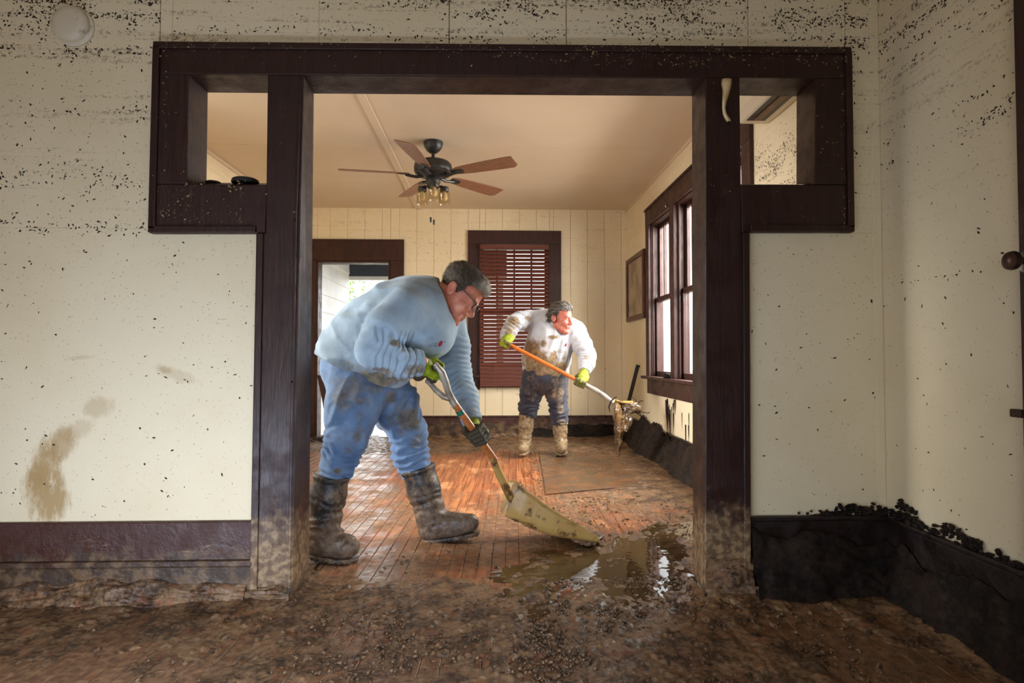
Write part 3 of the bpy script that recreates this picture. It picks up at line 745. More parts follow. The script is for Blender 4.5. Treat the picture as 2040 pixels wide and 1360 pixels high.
# torn dark crust standing on top of the baseboards in the corner
def tatters(name, spots, label, mat):
    m = MB()
    for (c, r, k) in spots:
        for _ in range(k):
            p = np.array(c)+RNG.normal(0, r, 3)*(1.2, .12, .5); s = r*RNG.uniform(.12, .45)
            vs = [p+np.array((math.cos(a)*s*RNG.uniform(.35, 1.5), -RNG.uniform(0, .006), math.sin(a)*s*RNG.uniform(.35, 1.5))) for a in np.linspace(0, 2*PI, 10)[:-1]]
            m.prism(vs, (0, .010, 0))
    o = m.obj(name, M[mat]); tag(o, label, 'debris', kind='stuff')
sp = [(at(x, y, YW-.012), .024, 22) for x, y in ((1670, 1025), (1690, 1012), (1710, 1020), (1735, 1016), (1760, 1020), (1650, 1032), (1620, 1030))]
tatters('wall_crust', sp, 'ragged black crust above the corner baseboard', 'mud_dark')
m = MB()
for (x, y, r) in [(1795, 1005, .03), (1800, 1022, .028), (1830, 1040, .022), (1860, 1055, .02), (1890, 1052, .03), (1920, 1075, .03), (1950, 1085, .03), (1985, 1105, .03), (2020, 1125, .035), (1785, 1020, .028)]:
    c = atx(x, y, XR-.012)
    for _ in range(16):
        p = c+RNG.normal(0, r*.6, 3)*(.1, 1.6, .6)-np.array((0, 0, .008)); s = r*RNG.uniform(.15, .5)
        m.prism([p+np.array((-RNG.uniform(0, .012), math.cos(a)*s*RNG.uniform(.5, 1.2), math.sin(a)*s*RNG.uniform(.5, 1.1))) for a in np.linspace(0, 2*PI, 7)[:-1]], (.01, 0, 0))
tag(m.obj('wall_crust', M['mud_dark']), 'ragged black crust along the top of the front right baseboard', 'debris', kind='stuff')

# ---- litter flecks stuck to walls and casing
def flecks(name, n, origin, eu, nrm, dens, mat, label, smin=.0015, smax=.008, umax=1, zmin=0, zmax=2.66, gain=1.0):
    """low five-sided flakes on a wall plane; dens(u,z) in 0..1 accepts"""
    U = RNG.uniform(0, umax, n*9); Z = RNG.uniform(zmin, zmax, n*9)
    acc = RNG.random(n*9) < np.clip(dens(U, Z)*gain, 0, 1); U, Z = U[acc][:n], Z[acc][:n]; k = len(U)
    a = RNG.normal(0, .75, k) + (RNG.random(k) < .3)*PI/2; L = smin+(smax-smin)*RNG.random(k)**3.2; W = np.minimum(L*RNG.uniform(.18, .8, k), .004)
    o3, e3, n3 = np.array(origin, float), np.array(eu, float), np.array(nrm, float); z3 = np.array((0, 0, 1.0))
    C = o3+U[:, None]*e3+Z[:, None]*z3
    d1 = (np.cos(a)[:, None]*e3+np.sin(a)[:, None]*z3)*L[:, None]; d2 = (-np.sin(a)[:, None]*e3+np.cos(a)[:, None]*z3)*W[:, None]
    j = lambda: RNG.uniform(.6, 1.2, k)[:, None]
    V = np.stack([C-d1*j()-d2*.3*j(), C-d1*.2+d2*j(), C+d1*j()+d2*.3, C+d1*.3-d2*j(), C+n3*np.minimum(.0022, L*.5)[:, None]], 1).reshape(-1, 3)
    b = (np.arange(k)*5)[:, None]
    T = np.concatenate([b+np.array([[0, 1, 4]]), b+np.array([[1, 2, 4]]), b+np.array([[2, 3, 4]]), b+np.array([[3, 0, 4]])], 0)
    o = link(name, fast_mesh(name, V, T), M[mat]); return tag(o, label, 'debris', kind='stuff')
g = lambda z, c, w: np.exp(-((z-c)/w)**2)
def nz2(U, Z, s=(7, 30), sd=3): return fbm(np.stack([U*s[0], Z*s[1], U*0+sd], 1), 4, sd)
zz = lambda py: px2z(1000, py, YW)
def dens_front(U, Z):
    X = U-2.5; w = Z+.012*np.sin(X*3.1)+.03*(nz2(U, Z, (1.6, .5), 31)-.5)
    left = X < px2x(310, YW)
    top = sstep(zz(70), zz(20), w)*np.where(left, 1.0, np.where(X < px2x(870, YW), .10+.3*(w > zz(45))*(X > px2x(780, YW)), 1.0))*np.where((X > px2x(310, YW)) & (X < px2x(610, YW)), .10, 1)
    bands = .45*g(w, zz(72), .016)+.5*g(w, zz(112), .03)*left+.16*g(w, zz(225), .03)*left+.2*g(w, zz(352), .05)*left+.35*g(w, zz(455), .022)*left+.1*g(w, zz(385), .05)*left
    r = X > px2x(1690, YW); bands = bands+.8*g(w, zz(85), .022)*r+.25*g(w, zz(310), .015)*r
    solid = (Z > ztop) | (X < xl) | (X > xr) | ((Z < zarm) & ((X < xpl) | (X > xpr)))
    return ((top*1.05+bands*1.15)*sstep(.38, .62, nz2(U, Z))*1.15+.010+.006*sstep(1.2, 2.4, Z))*solid
flecks('wall_flecks', 26000, (-2.5, YW-.0003, 0), (1, 0, 0), (0, -1, 0), dens_front, 'fleck', 'dark leaf litter flecks dried in bands on the partition wall', umax=XR+2.5, zmin=.31, smax=.0095)
def dens_right(U, Z):
    w = Z+.02*np.sin(U*2.1)
    return (.7*sstep(zz(95), zz(30), w)*.45+1.2*g(w, zz(84), .022)+.35*g(w, zz(150), .014)+.5*g(w, zz(118), .010)+.6*g(w, zz(318), .035)+.3*g(w, zz(275), .02)+.06*g(w, zz(420), .01)+.07*g(w, zz(560), .03))*sstep(.36, .6, nz2(U, Z, (7, 30), 8))+.009
flecks('wall_flecks', 7000, (XR-.0003, .9, 0), (0, 1, 0), (-1, 0, 0), dens_right, 'fleck', 'dark leaf litter flecks dried in bands on the front right wall', umax=YW-.9, zmin=.31, smax=.010)
def dens_rb(U, Z): return (1.0*g(Z, 1.98, .09)+.9*g(Z, 1.82, .05)+.4*g(Z, 1.66, .03)+.5*g(Z, 2.12, .03))*sstep(.35, .6, nz2(U, Z, (7, 34), 18))+.01
flecks('wall_flecks', 5000, (XR-.0003, 2.5, 0), (0, 1, 0), (-1, 0, 0), dens_rb, 'fleck', 'dark litter bands on the back room wall right of the window', umax=.97, zmin=.4, smax=.009)
def dens_back(U, Z): return (.75*g(Z, px2z(850, 484, YF), .02)+.4*g(Z, px2z(850, 505, YF), .025))*sstep(.4, .62, nz2(U, Z, (7, 34), 28))*(U < 1.0)+.012*sstep(1.1, .5, Z)+.002
flecks('wall_flecks', 2500, (-1.03, YF-.0003, 0), (1, 0, 0), (0, -1, 0), dens_back, 'fleck', 'small dark flecks spattered on the far board wall', umax=2.55, zmin=.28, smax=.014)
def dens_case(U, Z):
    X = U-1.5; wv = Z+.01*np.sin(X*3)
    return (sstep(-.35, .55, X)*(.7*g(wv, zz(98), .018)+.7*g(wv, zz(112), .02)+.5*g(wv, zz(127), .008)*(X > .4))+.10*g(wv, zz(105), .04)+.25*(X < -1.2)*g(X, px2x(323, YC), .006)+.10*(X < -.95)*(wv < zz(350))+.4*g(X, px2x(1682, YC), .006)*(X > 1)+.08*(X > 1.0)*g(wv, zz(310), .03))*sstep(.4, .6, nz2(U, Z, (30, 40), 38))+.004
def on_case(U, Z):
    X = U-1.5; x0, x1 = px2x(300, YC), px2x(1696, YC); d = dens_case(U, Z)
    hd = (Z < zz(88)) & (Z > zz(146)); ar = (Z <= zz(146)) & (Z > zz(452)) & (((X < px2x(374, YC)) | (Z < zz(368))) & (X < px2x(590, YC)) | ((X > px2x(1624, YC)) | (Z < zz(368))) & (X > px2x(1408, YC)) | ((X > px2x(536, YC)) & (X < px2x(588, YC))) | ((X > px2x(1408, YC)) & (X < px2x(1470, YC))))
    return 3.5*d*(hd | ar)*(X > x0)*(X < x1)
flecks('casing_flecks', 4200, (-1.5, YC-.011, 0), (1, 0, 0), (0, -1, 0), on_case, 'chip', 'pale grit flecks dried on the dark cased opening', umax=3.1, zmin=1.3, zmax=2.2, smin=.0012, smax=.006)

# mud runs under the right window, clump on its sill
m = MB()
for k in range(34):
    y = RNG.uniform(5.05, 5.35) if k < 20 else RNG.uniform(3.9, 5.0); w = RNG.uniform(.006, .022); z1 = RNG.uniform(.42, .57) if k < 20 else RNG.uniform(.35, .5); z0 = z1-RNG.uniform(.06, .32)
    m.add([(XR-.001, y-w, z1), (XR-.001, y+w, z1), (XR-.001, y+w*.7, (z0+z1)/2), (XR-.001, y, z0), (XR-.001, y-w*.7, (z0+z1)/2), (XR-.006, y, z1-.02)], [(0, 1, 5), (1, 2, 5), (2, 3, 5), (3, 4, 5), (4, 0, 5)])
tag(m.obj('mud_runs', M['mud_dark']), 'black mud runs down the wall under the right window', 'mud', kind='stuff')
def clump(name, c, r, sz, seed, mat, label, cat='mud'):
    bm = bmesh.new(); bmesh.ops.create_icosphere(bm, subdivisions=4, radius=1)
    P = np.array([v.co for v in bm.verts]); k = 1+.9*(fbm(P*1.9+seed, 4, seed)-.5)+.5*(fbm(P*6+seed, 3, seed+2)-.5)
    for v, f in zip(bm.verts, k): v.co = Vector((v.co.x*r*sz[0]*f+c[0], v.co.y*r*sz[1]*f+c[1], v.co.z*r*sz[2]*f+c[2]))
    me = bpy.data.meshes.new(name); bm.to_mesh(me); bm.free()
    return tag(link(name, me, M[mat], smooth=True), label, cat, kind='stuff')
clump('mud_clump', (XR-.02, 5.2, .765), .06, (.7, 1.6, .45), 4, 'mud_dark', 'lump of mud lying on the right window sill')
# rubbish of leaves and splinters heaped by the back doorway
m = MB()
for k in range(240):
    c = np.array((RNG.normal(-1.86, .13), RNG.normal(6.72, .12), RNG.uniform(.004, .035))); c[1] = min(c[1], 6.84); a = RNG.uniform(0, PI); L = RNG.uniform(.008, .05); w = RNG.uniform(.003, .008)
    d = np.array((math.cos(a), math.sin(a), RNG.uniform(-.25, .25)))*L; s = np.array((-math.sin(a), math.cos(a), 0))*w
    m.prism([c-d-s*.3, c-d*.2-s, c+d, c-d*.1+s], (0, 0, .004))
tag(m.obj('debris_heap', M['mud_dark']), 'dark leaves and splinters heaped inside the back doorway', 'debris', kind='stuff')
# ================================================================== things
# ---- mud-covered sheet lying on the back room floor
P = [atz(x, y, 0)[:2] for x, y in ((1073, 899), (1088, 986), (1379, 958), (1300, 893))]
t = MB().prism([(p[0], p[1], .0) for p in P], (0, 0, .009)).obj('floor_sheet', simple('mud_filmed_hardboard', lin(124, 84, 54), lin(96, 68, 46), 5, .3, .5, coord='world', dirt=lin(92, 72, 52), dirt_lo=.42, dirt_hi=.6, bump=(30, .003), rvar=.12), bevel=.003)
tag(t, 'thin mud-filmed square sheet lying on the boards in front of the woman', 'floor sheet')

# ---- ceiling fan
FC = at(863, 268, 4.74); FC[2] = CEIL; FX, FY = FC[0], FC[1]
fan = tag(empty('ceiling_fan', (FX, FY, CEIL)), 'black five-bladed ceiling fan with wooden blades and jar lights', 'ceiling fan')
c = (FX, FY, CEIL)
MB().lathe([(.078, 0), (.078, -.018), (.072, -.04), (.055, -.068), (.03, -.088), (.016, -.092)], c, seg=32).obj('canopy', M['black'], fan, smooth=True)
MB().lathe([(.0135, -.085), (.0135, -.17)], c, seg=16).obj('downrod', M['black'], fan, smooth=True)
MB().lathe([(.03, -.150), (.06, -.158), (.13, -.166), (.150, -.185), (.154, -.215), (.150, -.245), (.142, -.252), (.142, -.262), (.12, -.275), (.07, -.285), (.05, -.288)], c, seg=40).obj('motor_housing', M['black'], fan, smooth=True)
MB().lathe([(.05, -.285), (.058, -.300), (.060, -.325), (.052, -.345), (.052, -.365), (.030, -.385), (.012, -.395)], c, seg=28).obj('light_fitter', M['black'], fan, smooth=True)
for k, ang in enumerate((6, 78, 150, 222, 294)):
    A = math.radians(ang-34); ca, sa = math.cos(A), math.sin(A); tilt = math.radians(13)
    def bp(r, w, z=0): return (FX+ca*r-sa*w*math.cos(tilt), FY+sa*r+ca*w*math.cos(tilt), CEIL-.268+z-w*math.sin(tilt))
    prof = [(.19, .030), (.24, .050), (.34, .060), (.50, .069), (.64, .074), (.70, .074)]
    top, bot = [], []
    out_ = [(r, w) for r, w in prof]+[(.735, .045), (.735, -.070)]+[(r, -w) for r, w in reversed(prof)]
    m = MB(); a_ = [bp(r, w) for r, w in out_]; m.prism(a_, (0, 0, .007)); b_ = m.obj('blade', M['fanwood'], fan, bevel=.0015, seg=1)
    m = MB(); m.tube([bp(.08, 0, -.012), bp(.13, 0, -.022), bp(.17, 0, -.016), bp(.22, 0, -.008)], [.012, .012, .013, .010], 8)
    m.prism([bp(.18, .034, -.006), bp(.27, .026, -.006), bp(.285, 0, -.006), bp(.27, -.026, -.006), bp(.18, -.034, -.006)], (0, 0, .006))
    m.obj('blade_iron', M['black'], b_, smooth=True)
jar = glass_mat('jar_glass', (.93, .9, .82)); bulbm = simple('pale_bulb', lin(226, 206, 170), lin(206, 176, 136), 10, .12, .5)
for k, ang in enumerate((-78, 20, 160)):
    A = math.radians(ang); ex, ey = FX+math.cos(A)*.095, FY+math.sin(A)*.095
    m = MB(); m.tube([(FX+math.cos(A)*.04, FY+math.sin(A)*.04, CEIL-.36), (FX+math.cos(A)*.07, FY+math.sin(A)*.07, CEIL-.352), (ex, ey, CEIL-.362)], .009, 8); am = m.obj('lamp_arm', M['black'], fan, smooth=True)
    MB().lathe([(.012, -.350), (.034, -.356), (.036, -.388), (.034, -.392)], (ex, ey, CEIL), seg=20).obj('lamp_cup', M['black'], am, smooth=True)
    gl = MB().lathe([(.034, -.388), (.040, -.400), (.045, -.415), (.047, -.48), (.050, -.492), (.047, -.494), (.044, -.48), (.042, -.415), (.037, -.402), (.032, -.39)], (ex, ey, CEIL), seg=24, cap=False).obj('glass_jar', jar, fan, smooth=True)
    MB().lathe([(.006, -.385), (.012, -.40), (.020, -.43), (.022, -.445), (.016, -.462), (.004, -.470)], (ex, ey, CEIL), seg=14).obj('bulb', bulbm, gl, smooth=True)
for dx, L in ((-.012, .235), (.014, .255)):
    MB().tube([(FX+dx, FY-.05, CEIL-.385), (FX+dx, FY-.05, CEIL-.385-L)], .0016, 6).obj('pull_chain', M['chrome'], fan)
    MB().lathe([(.004, 0), (.008, -.006), (.008, -.036), (.005, -.042)], (FX+dx, FY-.05, CEIL-.385-L), seg=10).obj('chain_pull', M['black'], fan, smooth=True)

# ---- slatted blind
bl = tag(empty('window_blind', (.25, YF-.05, 2.2)), 'brown wooden venetian blind with slats half closed', 'blind')
bx0, bx1 = px2x(956.5, YF-.06), px2x(1093, YF-.06); z1 = px2z(1025, 488, YF-.06); z0 = px2z(1025, 767, YF-.06)
MB().box(bx0-.004, bx1+.004, YF-.095, YF-.034, z1-.055, z1).obj('headrail', M['slat'], bl, bevel=.006)
ns = 35; dzs = (z1-.06-z0)/ns; sl = None
for k in range(ns):
    zc_ = z1-.06-dzs*(k+.5); closed = k >= ns-5
    if sl is None or (closed and not sl_closed):
        m = MB(); w, th = .025, .0028; tl = math.radians(78 if closed else 57); P2 = [(-w, 0), (-w*.5, .0018), (0, .0026), (w*.5, .0018), (w, 0), (w, -th), (0, -th+.002), (-w, -th)]
        pts = [(bx0, a*math.cos(tl)-b*math.sin(tl), a*math.sin(tl)+b*math.cos(tl)) for a, b in P2]
        m.prism(pts, (bx1-bx0, 0, 0)); me = m.mesh('slat'); me.materials.append(M['slat']); sl_closed = closed
        sl = bpy.data.objects.new('slat', me); COL.objects.link(sl); hang(sl, bl)
        o = sl
    else:
        o = sl.copy(); COL.objects.link(o)
    o.location = (0, YF-.062+random.uniform(-.001, .001), zc_)
MB().box(bx0, bx1, YF-.085, YF-.045, z0-.016, z0+.004).obj('bottom_rail', M['slat'], bl, bevel=.004)
for f in (.21, .79):
    x = bx0+(bx1-bx0)*f
    for yy in (YF-.083, YF-.041): MB().tube([(x, yy, z1-.05), (x, yy, z0)], .0014, 6).obj('ladder_cord', simple('brown_cord', lin(120, 84, 66), None, 20, .8), bl)

# ---- framed picture on the right wall
fp = tag(empty('picture_frame', (XR-.03, 6.2, 1.68)), 'brown framed picture hanging past the far end of the right window', 'picture')
fy0, fy1, fz0, fz1 = 5.96, 6.74, 1.335, 2.045
xf0, xf1 = XR-.045, XR-.004
def fb(*b): return MB().box(*b)
wood = simple('reddish_frame_wood', lin(92, 48, 32), lin(60, 30, 22), 5, .35, .5, stretch=(8, 1, 8))
for nm, b in (('frame_rail', (xf0, xf1, fy0, fy1, fz1-.055, fz1)), ('frame_rail', (xf0, xf1, fy0, fy1, fz0, fz0+.055)), ('frame_stile', (xf0, xf1, fy0, fy0+.055, fz0+.055, fz1-.055)), ('frame_stile', (xf0, xf1, fy1-.055, fy1, fz0+.055, fz1-.055))):
    fb(*b).obj(nm, wood, fp, bevel=.01)
n = Nodes('faded_print'); v = n.world()
fb(xf0+.02, xf1, fy0+.05, fy1-.05, fz0+.05, fz1-.05).obj('print', n.out(n.mix(n.ramp(n.noise(v, 4.5, 5), .4, .62), lin(120, 96, 70), lin(176, 152, 118)), .7), fp)
fb(xf0+.012, xf0+.015, fy0+.05, fy1-.05, fz0+.05, fz1-.05).obj('glazing', M['glass'], fp)

# ---- flat bar leaning in the far corner
a = atx(1271, 727, XR-.02); b = at(1232, 884, a[1]); b[2] = .012; d = (b-a)/np.linalg.norm(b-a); s = np.cross(d, (0, 1, 0)); s /= np.linalg.norm(s)
m = MB(); q = [a-s*.02, a+s*.02, b+s*.02, b-s*.02]; m.prism(q, (0, .012, 0)); m.prism([a-s*.022-d*.002, a+s*.022-d*.002, a+s*.022+d*.02, a-s*.022+d*.02], (0, -.014, 0))
tag(m.obj('flat_bar', M['black'], bevel=.002), 'dark flat bar leaning in the far right corner', 'bar')

# ---- air conditioner high on the right wall
ac = tag(empty('air_conditioner', (XR, 2.9, 2.4)), 'cream wall air conditioner seen through the small right opening', 'air conditioner')
az = 2.262
m = MB(); m.prism([(XR, 2.55, az), (XR-.16, 2.55, az), (XR-.215, 2.55, az+.05), (XR-.225, 2.55, az+.16), (XR-.19, 2.55, az+.285), (XR, 2.55, az+.29)], (0, .75, 0)); m.obj('body', M['ivory'], ac, bevel=.012)
MB().box(XR-.150, XR-.048, 2.56, 3.235, az-.004, az+.004).obj('outlet_recess', M['black'], ac)
MB().box(XR-.118, XR-.082, 2.60, 3.215, az-.012, az-.004).obj('louver', simple('brown_louver', lin(120, 92, 62), lin(92, 70, 48), 9, .5), ac, bevel=.003)

# ---- small things in the openings and on the wall
p = at(489, 366, 2.36)
m = MB(); m.lathe([(.05, 0), (.053, .003), (.050, .014), (.040, .019), (.002, .020)], (p[0], p[1], p[2]+.0005), seg=24)
tag(m.obj('flat_puck', M['black'], smooth=True), 'flat black cap lying on the ledge of the small left opening', 'cap')
p = at(425, 366, 2.38)
m = MB(); m.lathe([(.03, 0), (.033, .002), (.028, .007), (.002, .008)], (p[0], p[1], p[2]+.0005), seg=20)
tag(m.obj('low_disc', simple('muddy_lid', lin(80, 62, 42), lin(56, 42, 30), 20, .6), smooth=True), 'low muddy lid at the left end of the small left opening', 'lid')
p = at(150, 56, YW); sd = tag(empty('smoke_alarm', tuple(p)), 'round cream alarm disc stained with mud high on the left wall', 'alarm')
MB().lathe([(.076, 0), (.076, .008), (.070, .012)], (p[0], YW, p[2]), (0, -1, 0), 40).obj('base_plate', M['ivory'], sd, smooth=True)
MB().lathe([(.066, .010), (.070, .014), (.070, .024), (.062, .034), (.040, .038), (.001, .039)], (p[0]-.006, YW, p[2]+.006), (0, -1, 0), 40).obj('cover', M['ivory'], sd, smooth=True)
MB().lathe([(.008, .036), (.008, .0405), (.001, .041)], (p[0]+.028, YW, p[2]+.018), (0, -1, 0), 14).obj('test_button', M['ivory'], sd, smooth=True)

# ---- brown board leaning by the back doorway
a0, a1, b1, b0 = at(634, 727, 6.45), at(644, 728, 6.45), at(671, 815, 6.3), at(651, 850, 6.3)
m = MB(); m.prism([at(631, 728, 6.5), at(642, 731, 6.5), at(700, 868, 6.35), at(660, 868, 6.35)], (0, .03, 0))
o = m.obj('leaning_board', M['trim_clean'], bevel=.004); tag(o, 'broad dark board leaning across the back doorway behind the man', 'board')
zmn = min(v.co.z for v in o.data.vertices); o.location.z -= max(zmn-.001, -1)

# ---- tree beyond the porch
trr = tag(empty('tree', (-4.3, 14, -.5)), 'sunlit yellow-green tree seen through the back doorway', 'tree')
MB().tube([(-4.3, 14, -.55), (-4.25, 14, 1.2), (-4.1, 13.9, 2.6), (-4.0, 13.8, 4)], [.16, .12, .09, .04], 10).obj('trunk', M['bark'], trr, smooth=True)
V, T = [], []
for k in range(5200):
    c = np.array((-4.15, 13.9, 2.4))+RNG.normal(0, 1, 3)*(.5, .6, 1.15); L = RNG.uniform(.04, .10); d = RNG.normal(0, 1, 3); d /= np.linalg.norm(d); s = np.cross(d, RNG.normal(0, 1, 3)); s /= np.linalg.norm(s)
    b_ = len(V); V += [c-d*L, c+s*L*.35, c+d*L, c-s*L*.35]; T.append((b_, b_+1, b_+2, b_+3))
tag(link('crown', fast_mesh('crown', V, T), M['leaf'], trr), kind='stuff')

# ---- shovels
woodh = simple('varnished_ash_handle', lin(190, 116, 62), lin(156, 88, 44), 5, .32, .5, stretch=(14, 14, 14), bump=(40, .0004), dirt=lin(96, 70, 46), dirt_lo=.58, dirt_hi=.7)
orangeh = simple('orange_fibreglass_handle', lin(206, 112, 40), lin(188, 96, 32), 6, .35, .5, dirt=lin(150, 92, 50), dirt_lo=.6, dirt_hi=.75)
greym = simple('scuffed_grey_metal', lin(190, 180, 164), lin(140, 128, 110), 14, .38, .5, .35, dirt=lin(110, 88, 64), dirt_lo=.55, dirt_hi=.68)
tanm = simple('tan_painted_steel', lin(194, 158, 92), lin(168, 132, 72), 6, .34, .5, dirt=lin(98, 70, 42), dirt_sc=9, dirt_lo=.50, dirt_hi=.60, bump=(30, .001))
pos = lambda pts: [at(*p) for p in pts]
sh = tag(empty('scoop_shovel', tuple(at(950, 900, 2.88))), 'tan scoop shovel with grey D-grip and wooden shaft held by the man', 'shovel')
SA, SB = at(905, 803, 2.80), at(962, 893, 2.86); SCx = at(1006, 965, 2.96)
MS_AX = (SB-SA)/np.linalg.norm(SB-SA)
# grip: two arms that spread from the ferrule to the crossbar
GN, GFAR = at(870, 727, 2.725), at(853, 759, 2.835)
m = MB(); m.tube(pos([(866, 724, 2.722), (880, 741, 2.730), (888, 762, 2.758), (893, 780, 2.785), (905, 803, 2.80)]), [.012, .017, .017, .016, .0165], 12)
m.tube([GFAR, at(868, 776, 2.825), at(884, 790, 2.805), at(899, 795, 2.80)], [.012, .014, .015, .014], 12); m.obj('grip_fork', greym, sh, smooth=True)
m = MB(); m.tube([GN-(GFAR-GN)*.05, GFAR+(GFAR-GN)*.05], .014, 12); m.obj('grip_bar', greym, sh, smooth=True)
m = MB(); m.tube([SA-MS_AX*.012, SA+MS_AX*.01], .0178, 14); m.obj('ferrule', greym, sh, smooth=True)
m = MB(); SW0 = at(983, 913, 2.905); m.tube([SA, SA+(SW0-SA)*.5, SW0+(SW0-SA)*.04], [.0175, .0185, .018], 16); wd = m.obj('shaft', woodh, sh, smooth=True)
q = SA+(SB-SA)*.16; m = MB(); m.tube([q, q+MS_AX*.022], .0190, 16); m.obj('band', simple('green_band', lin(20, 96, 76), lin(14, 76, 60), 9, .4), wd, smooth=True)
m = MB(); m.tube([SW0-(SW0-SA)*.03, at(995, 945, 2.94), SCx, at(1014, 985, 2.97), at(1024, 1010, 2.985)], [.0195, .021, .023, .020, .012], 14); m.obj('socket', tanm, sh, smooth=True)
# scoop pan
TIP = atz(1183, 1089, .004); TIP[2] = .006
T2 = at(1176, 1088, 2.93)
hb = at(1014, 1040, 2.87)+np.array((0, .13, 0))    # middle of the heel, at the pan floor
tipc = np.array((at(1178, 1088, 2.92)[0]+.015, 3.04, .006)); ax = tipc-hb; LEN = np.linalg.norm(ax); ax /= LEN
lat = np.array((0, 1, 0))-ax*ax[1]; lat /= np.linalg.norm(lat); upv = np.cross(ax, lat); upv = -upv if upv[2] < 0 else upv
lat = lat-upv*.16; lat /= np.linalg.norm(lat); upv = np.cross(ax, lat); upv = -upv if upv[2] < 0 else upv
rows = []
NU, NV = 34, 33
for i in range(NU):
    row = []
    for j in range(NV):
        v = j/(NV-1)*2-1; a = abs(v)
        if i < 10:                                   # back plate rising to the socket
            t = i/9; u = 0.0; h = .168*(1-t)**1.35; back = -.030*math.sin(t*PI*.5+.2)*(1-a*a*.4)+.018*(1-t); wv = .092+.030*t
        else:
            u = (i-9)/(NU-10); h = 0.0; back = -.030*math.sin(PI*.5+.2)*(1-a*a*.4)*max(0, 1-u*6); wv = .122+.024*u
        wall = .158*(1-u)**.62+.004
        lateral = math.copysign(min(a/.60, 1.0)*wv + (.016*(a-.6)/.4 if a > .6 else 0), v)
        up = wall*max(0, (a-.46)/.54)**1.2*(1-min(1, h/.17))
        ridge = .006*(math.exp(-((u-.10)/.014)**2)-math.exp(-((u-.135)/.014)**2))
        row.append(hb+ax*(u*LEN+back)+lat*(lateral+math.copysign(ridge if a > .55 else 0, v))+upv*(up+h-(ridge if a <= .55 else 0)-.034*math.sin(PI*min(1, u*1.02))**.9*(1-.35*u)))
    rows.append(row)
m = MB(); m.grid(rows); o = m.obj('pan', tanm, sh, smooth=True); sm = o.modifiers.new('thick', 'SOLIDIFY'); sm.thickness = .0035; sm.offset = 0
m = MB(); m.tube([r[0] for r in rows[9:]], .0038, 8); m.obj('rolled_edge', tanm, sh, smooth=True)
m = MB(); m.tube([r[-1] for r in rows[9:]], .0038, 8); m.obj('rolled_edge', tanm, sh, smooth=True)
clump('mud_load', tuple(tipc+np.array((-.02, -.02, .014))), .06, (1.35, 1.9, .28), 12, 'mud', 'wet mud gathered at the lip of the scoop shovel')

s2 = tag(empty('long_shovel', tuple(at(1100, 730, 5.2))), 'long orange-handled shovel held by the woman', 'shovel')
WA, WB = at(1009, 683, 5.30), at(1170, 768, 5.17)
m = MB(); m.tube([WA, WA+(WB-WA)*.5, WB], [.017, .0175, .018], 14); m.obj('shaft', orangeh, s2, smooth=True)
m = MB(); m.lathe([(.0178, -.004), (.0195, 0), (.0195, .016), (.0178, .02)], WA, (WB-WA), 14); m.obj('end_cap', simple('red_end_cap', lin(170, 60, 40), None, 8, .5), s2, smooth=True)
m = MB(); m.tube(pos([(1166, 766, 5.172), (1187, 777, 5.155), (1204, 788, 5.14), (1216, 798, 5.13), (1226, 806, 5.13)]), [.019, .0205, .0205, .020, .014], 14); m.obj('socket', greym, s2, smooth=True)
rows = []
for i in range(16):
    u = i/15; cc = at(1222+44*u, 802+5*u, 5.13-.02*u); w = (.07+.055*min(1, u*4))*(1-.25*max(0, u-.7)/.3)
    rows.append([cc+np.array((0, 1, 0))*w*v+np.array((0, 0, 1))*(.03*v*v-.012*math.sin(u*PI)) for v in np.linspace(-1, 1, 13)])
m = MB(); m.grid(rows); o = m.obj('blade', tanm, s2, smooth=True); o.modifiers.new('thick', 'SOLIDIFY').thickness = .004
# slurry sliding off the blade
slm = Nodes('glistening_slurry'); v = slm.world(); slm.bump(slm.noise(slm.scale(v, (1, 1, .4)), 22, 4), .005)
slm = slm.out(slm.mix(slm.ramp(slm.noise(slm.scale(v, (1, 1, .3)), 12, 6), .38, .66), lin(66, 47, 30), lin(164, 128, 82)), .10, .6)
m = MB()
for k in range(9):
    p = at(1268+RNG.uniform(-6, 8), 812+RNG.uniform(-6, 8), 5.02); pts = [p]
    d = RNG.normal(0, 1, 3); d /= np.linalg.norm(d)
    for _ in range(5): d = d+RNG.normal(0, .45, 3); d /= np.linalg.norm(d); p = p+d*.022; pts.append(p)
    m.tube(pts, .0035, 6)
m.tube(pos([(1228, 790, 5.08), (1218, 798, 5.05), (1213, 810, 5.05), (1215, 820, 5.06)]), [.006, .008, .007, .004], 8)
tag(m.obj('stems', M['mud_dark'], smooth=True), 'muddy stems dangling from the long shovel blade', 'debris', kind='stuff')
# ================================================================== people: smooth solids meshed from distance fields
def smin(a, b, k):
    if k <= 0: return np.minimum(a, b)
    h = np.clip(.5+.5*(b-a)/k, 0, 1); return b+(a-b)*h-k*h*(1-h)
def smax(a, b, k): return -smin(-a, -b, k)
def rcone(P, a, b, ra, rb, n=None, k=1.0):
    a = np.asarray(a, np.float32); b = np.asarray(b, np.float32); ab = b-a
    t = np.clip(((P-a)@ab)/(ab@ab+1e-12), 0, 1)[:, None]; q = P-a-ab*t
    if n is not None:
        n = np.asarray(n, np.float32); q = q+(q@n)[:, None]*n*(1/k-1)
    return np.sqrt((q*q).sum(1))-(ra+(rb-ra)*t[:, 0])
def chain(P, J, n=None, k=1.0, sm=.02, f=1.0):
    d = None
    for (a, ra), (b, rb) in zip(J, J[1:]):
        e = rcone(P, a, b, ra*f, rb*f, n, k); d = e if d is None else smin(d, e, sm)
    return d
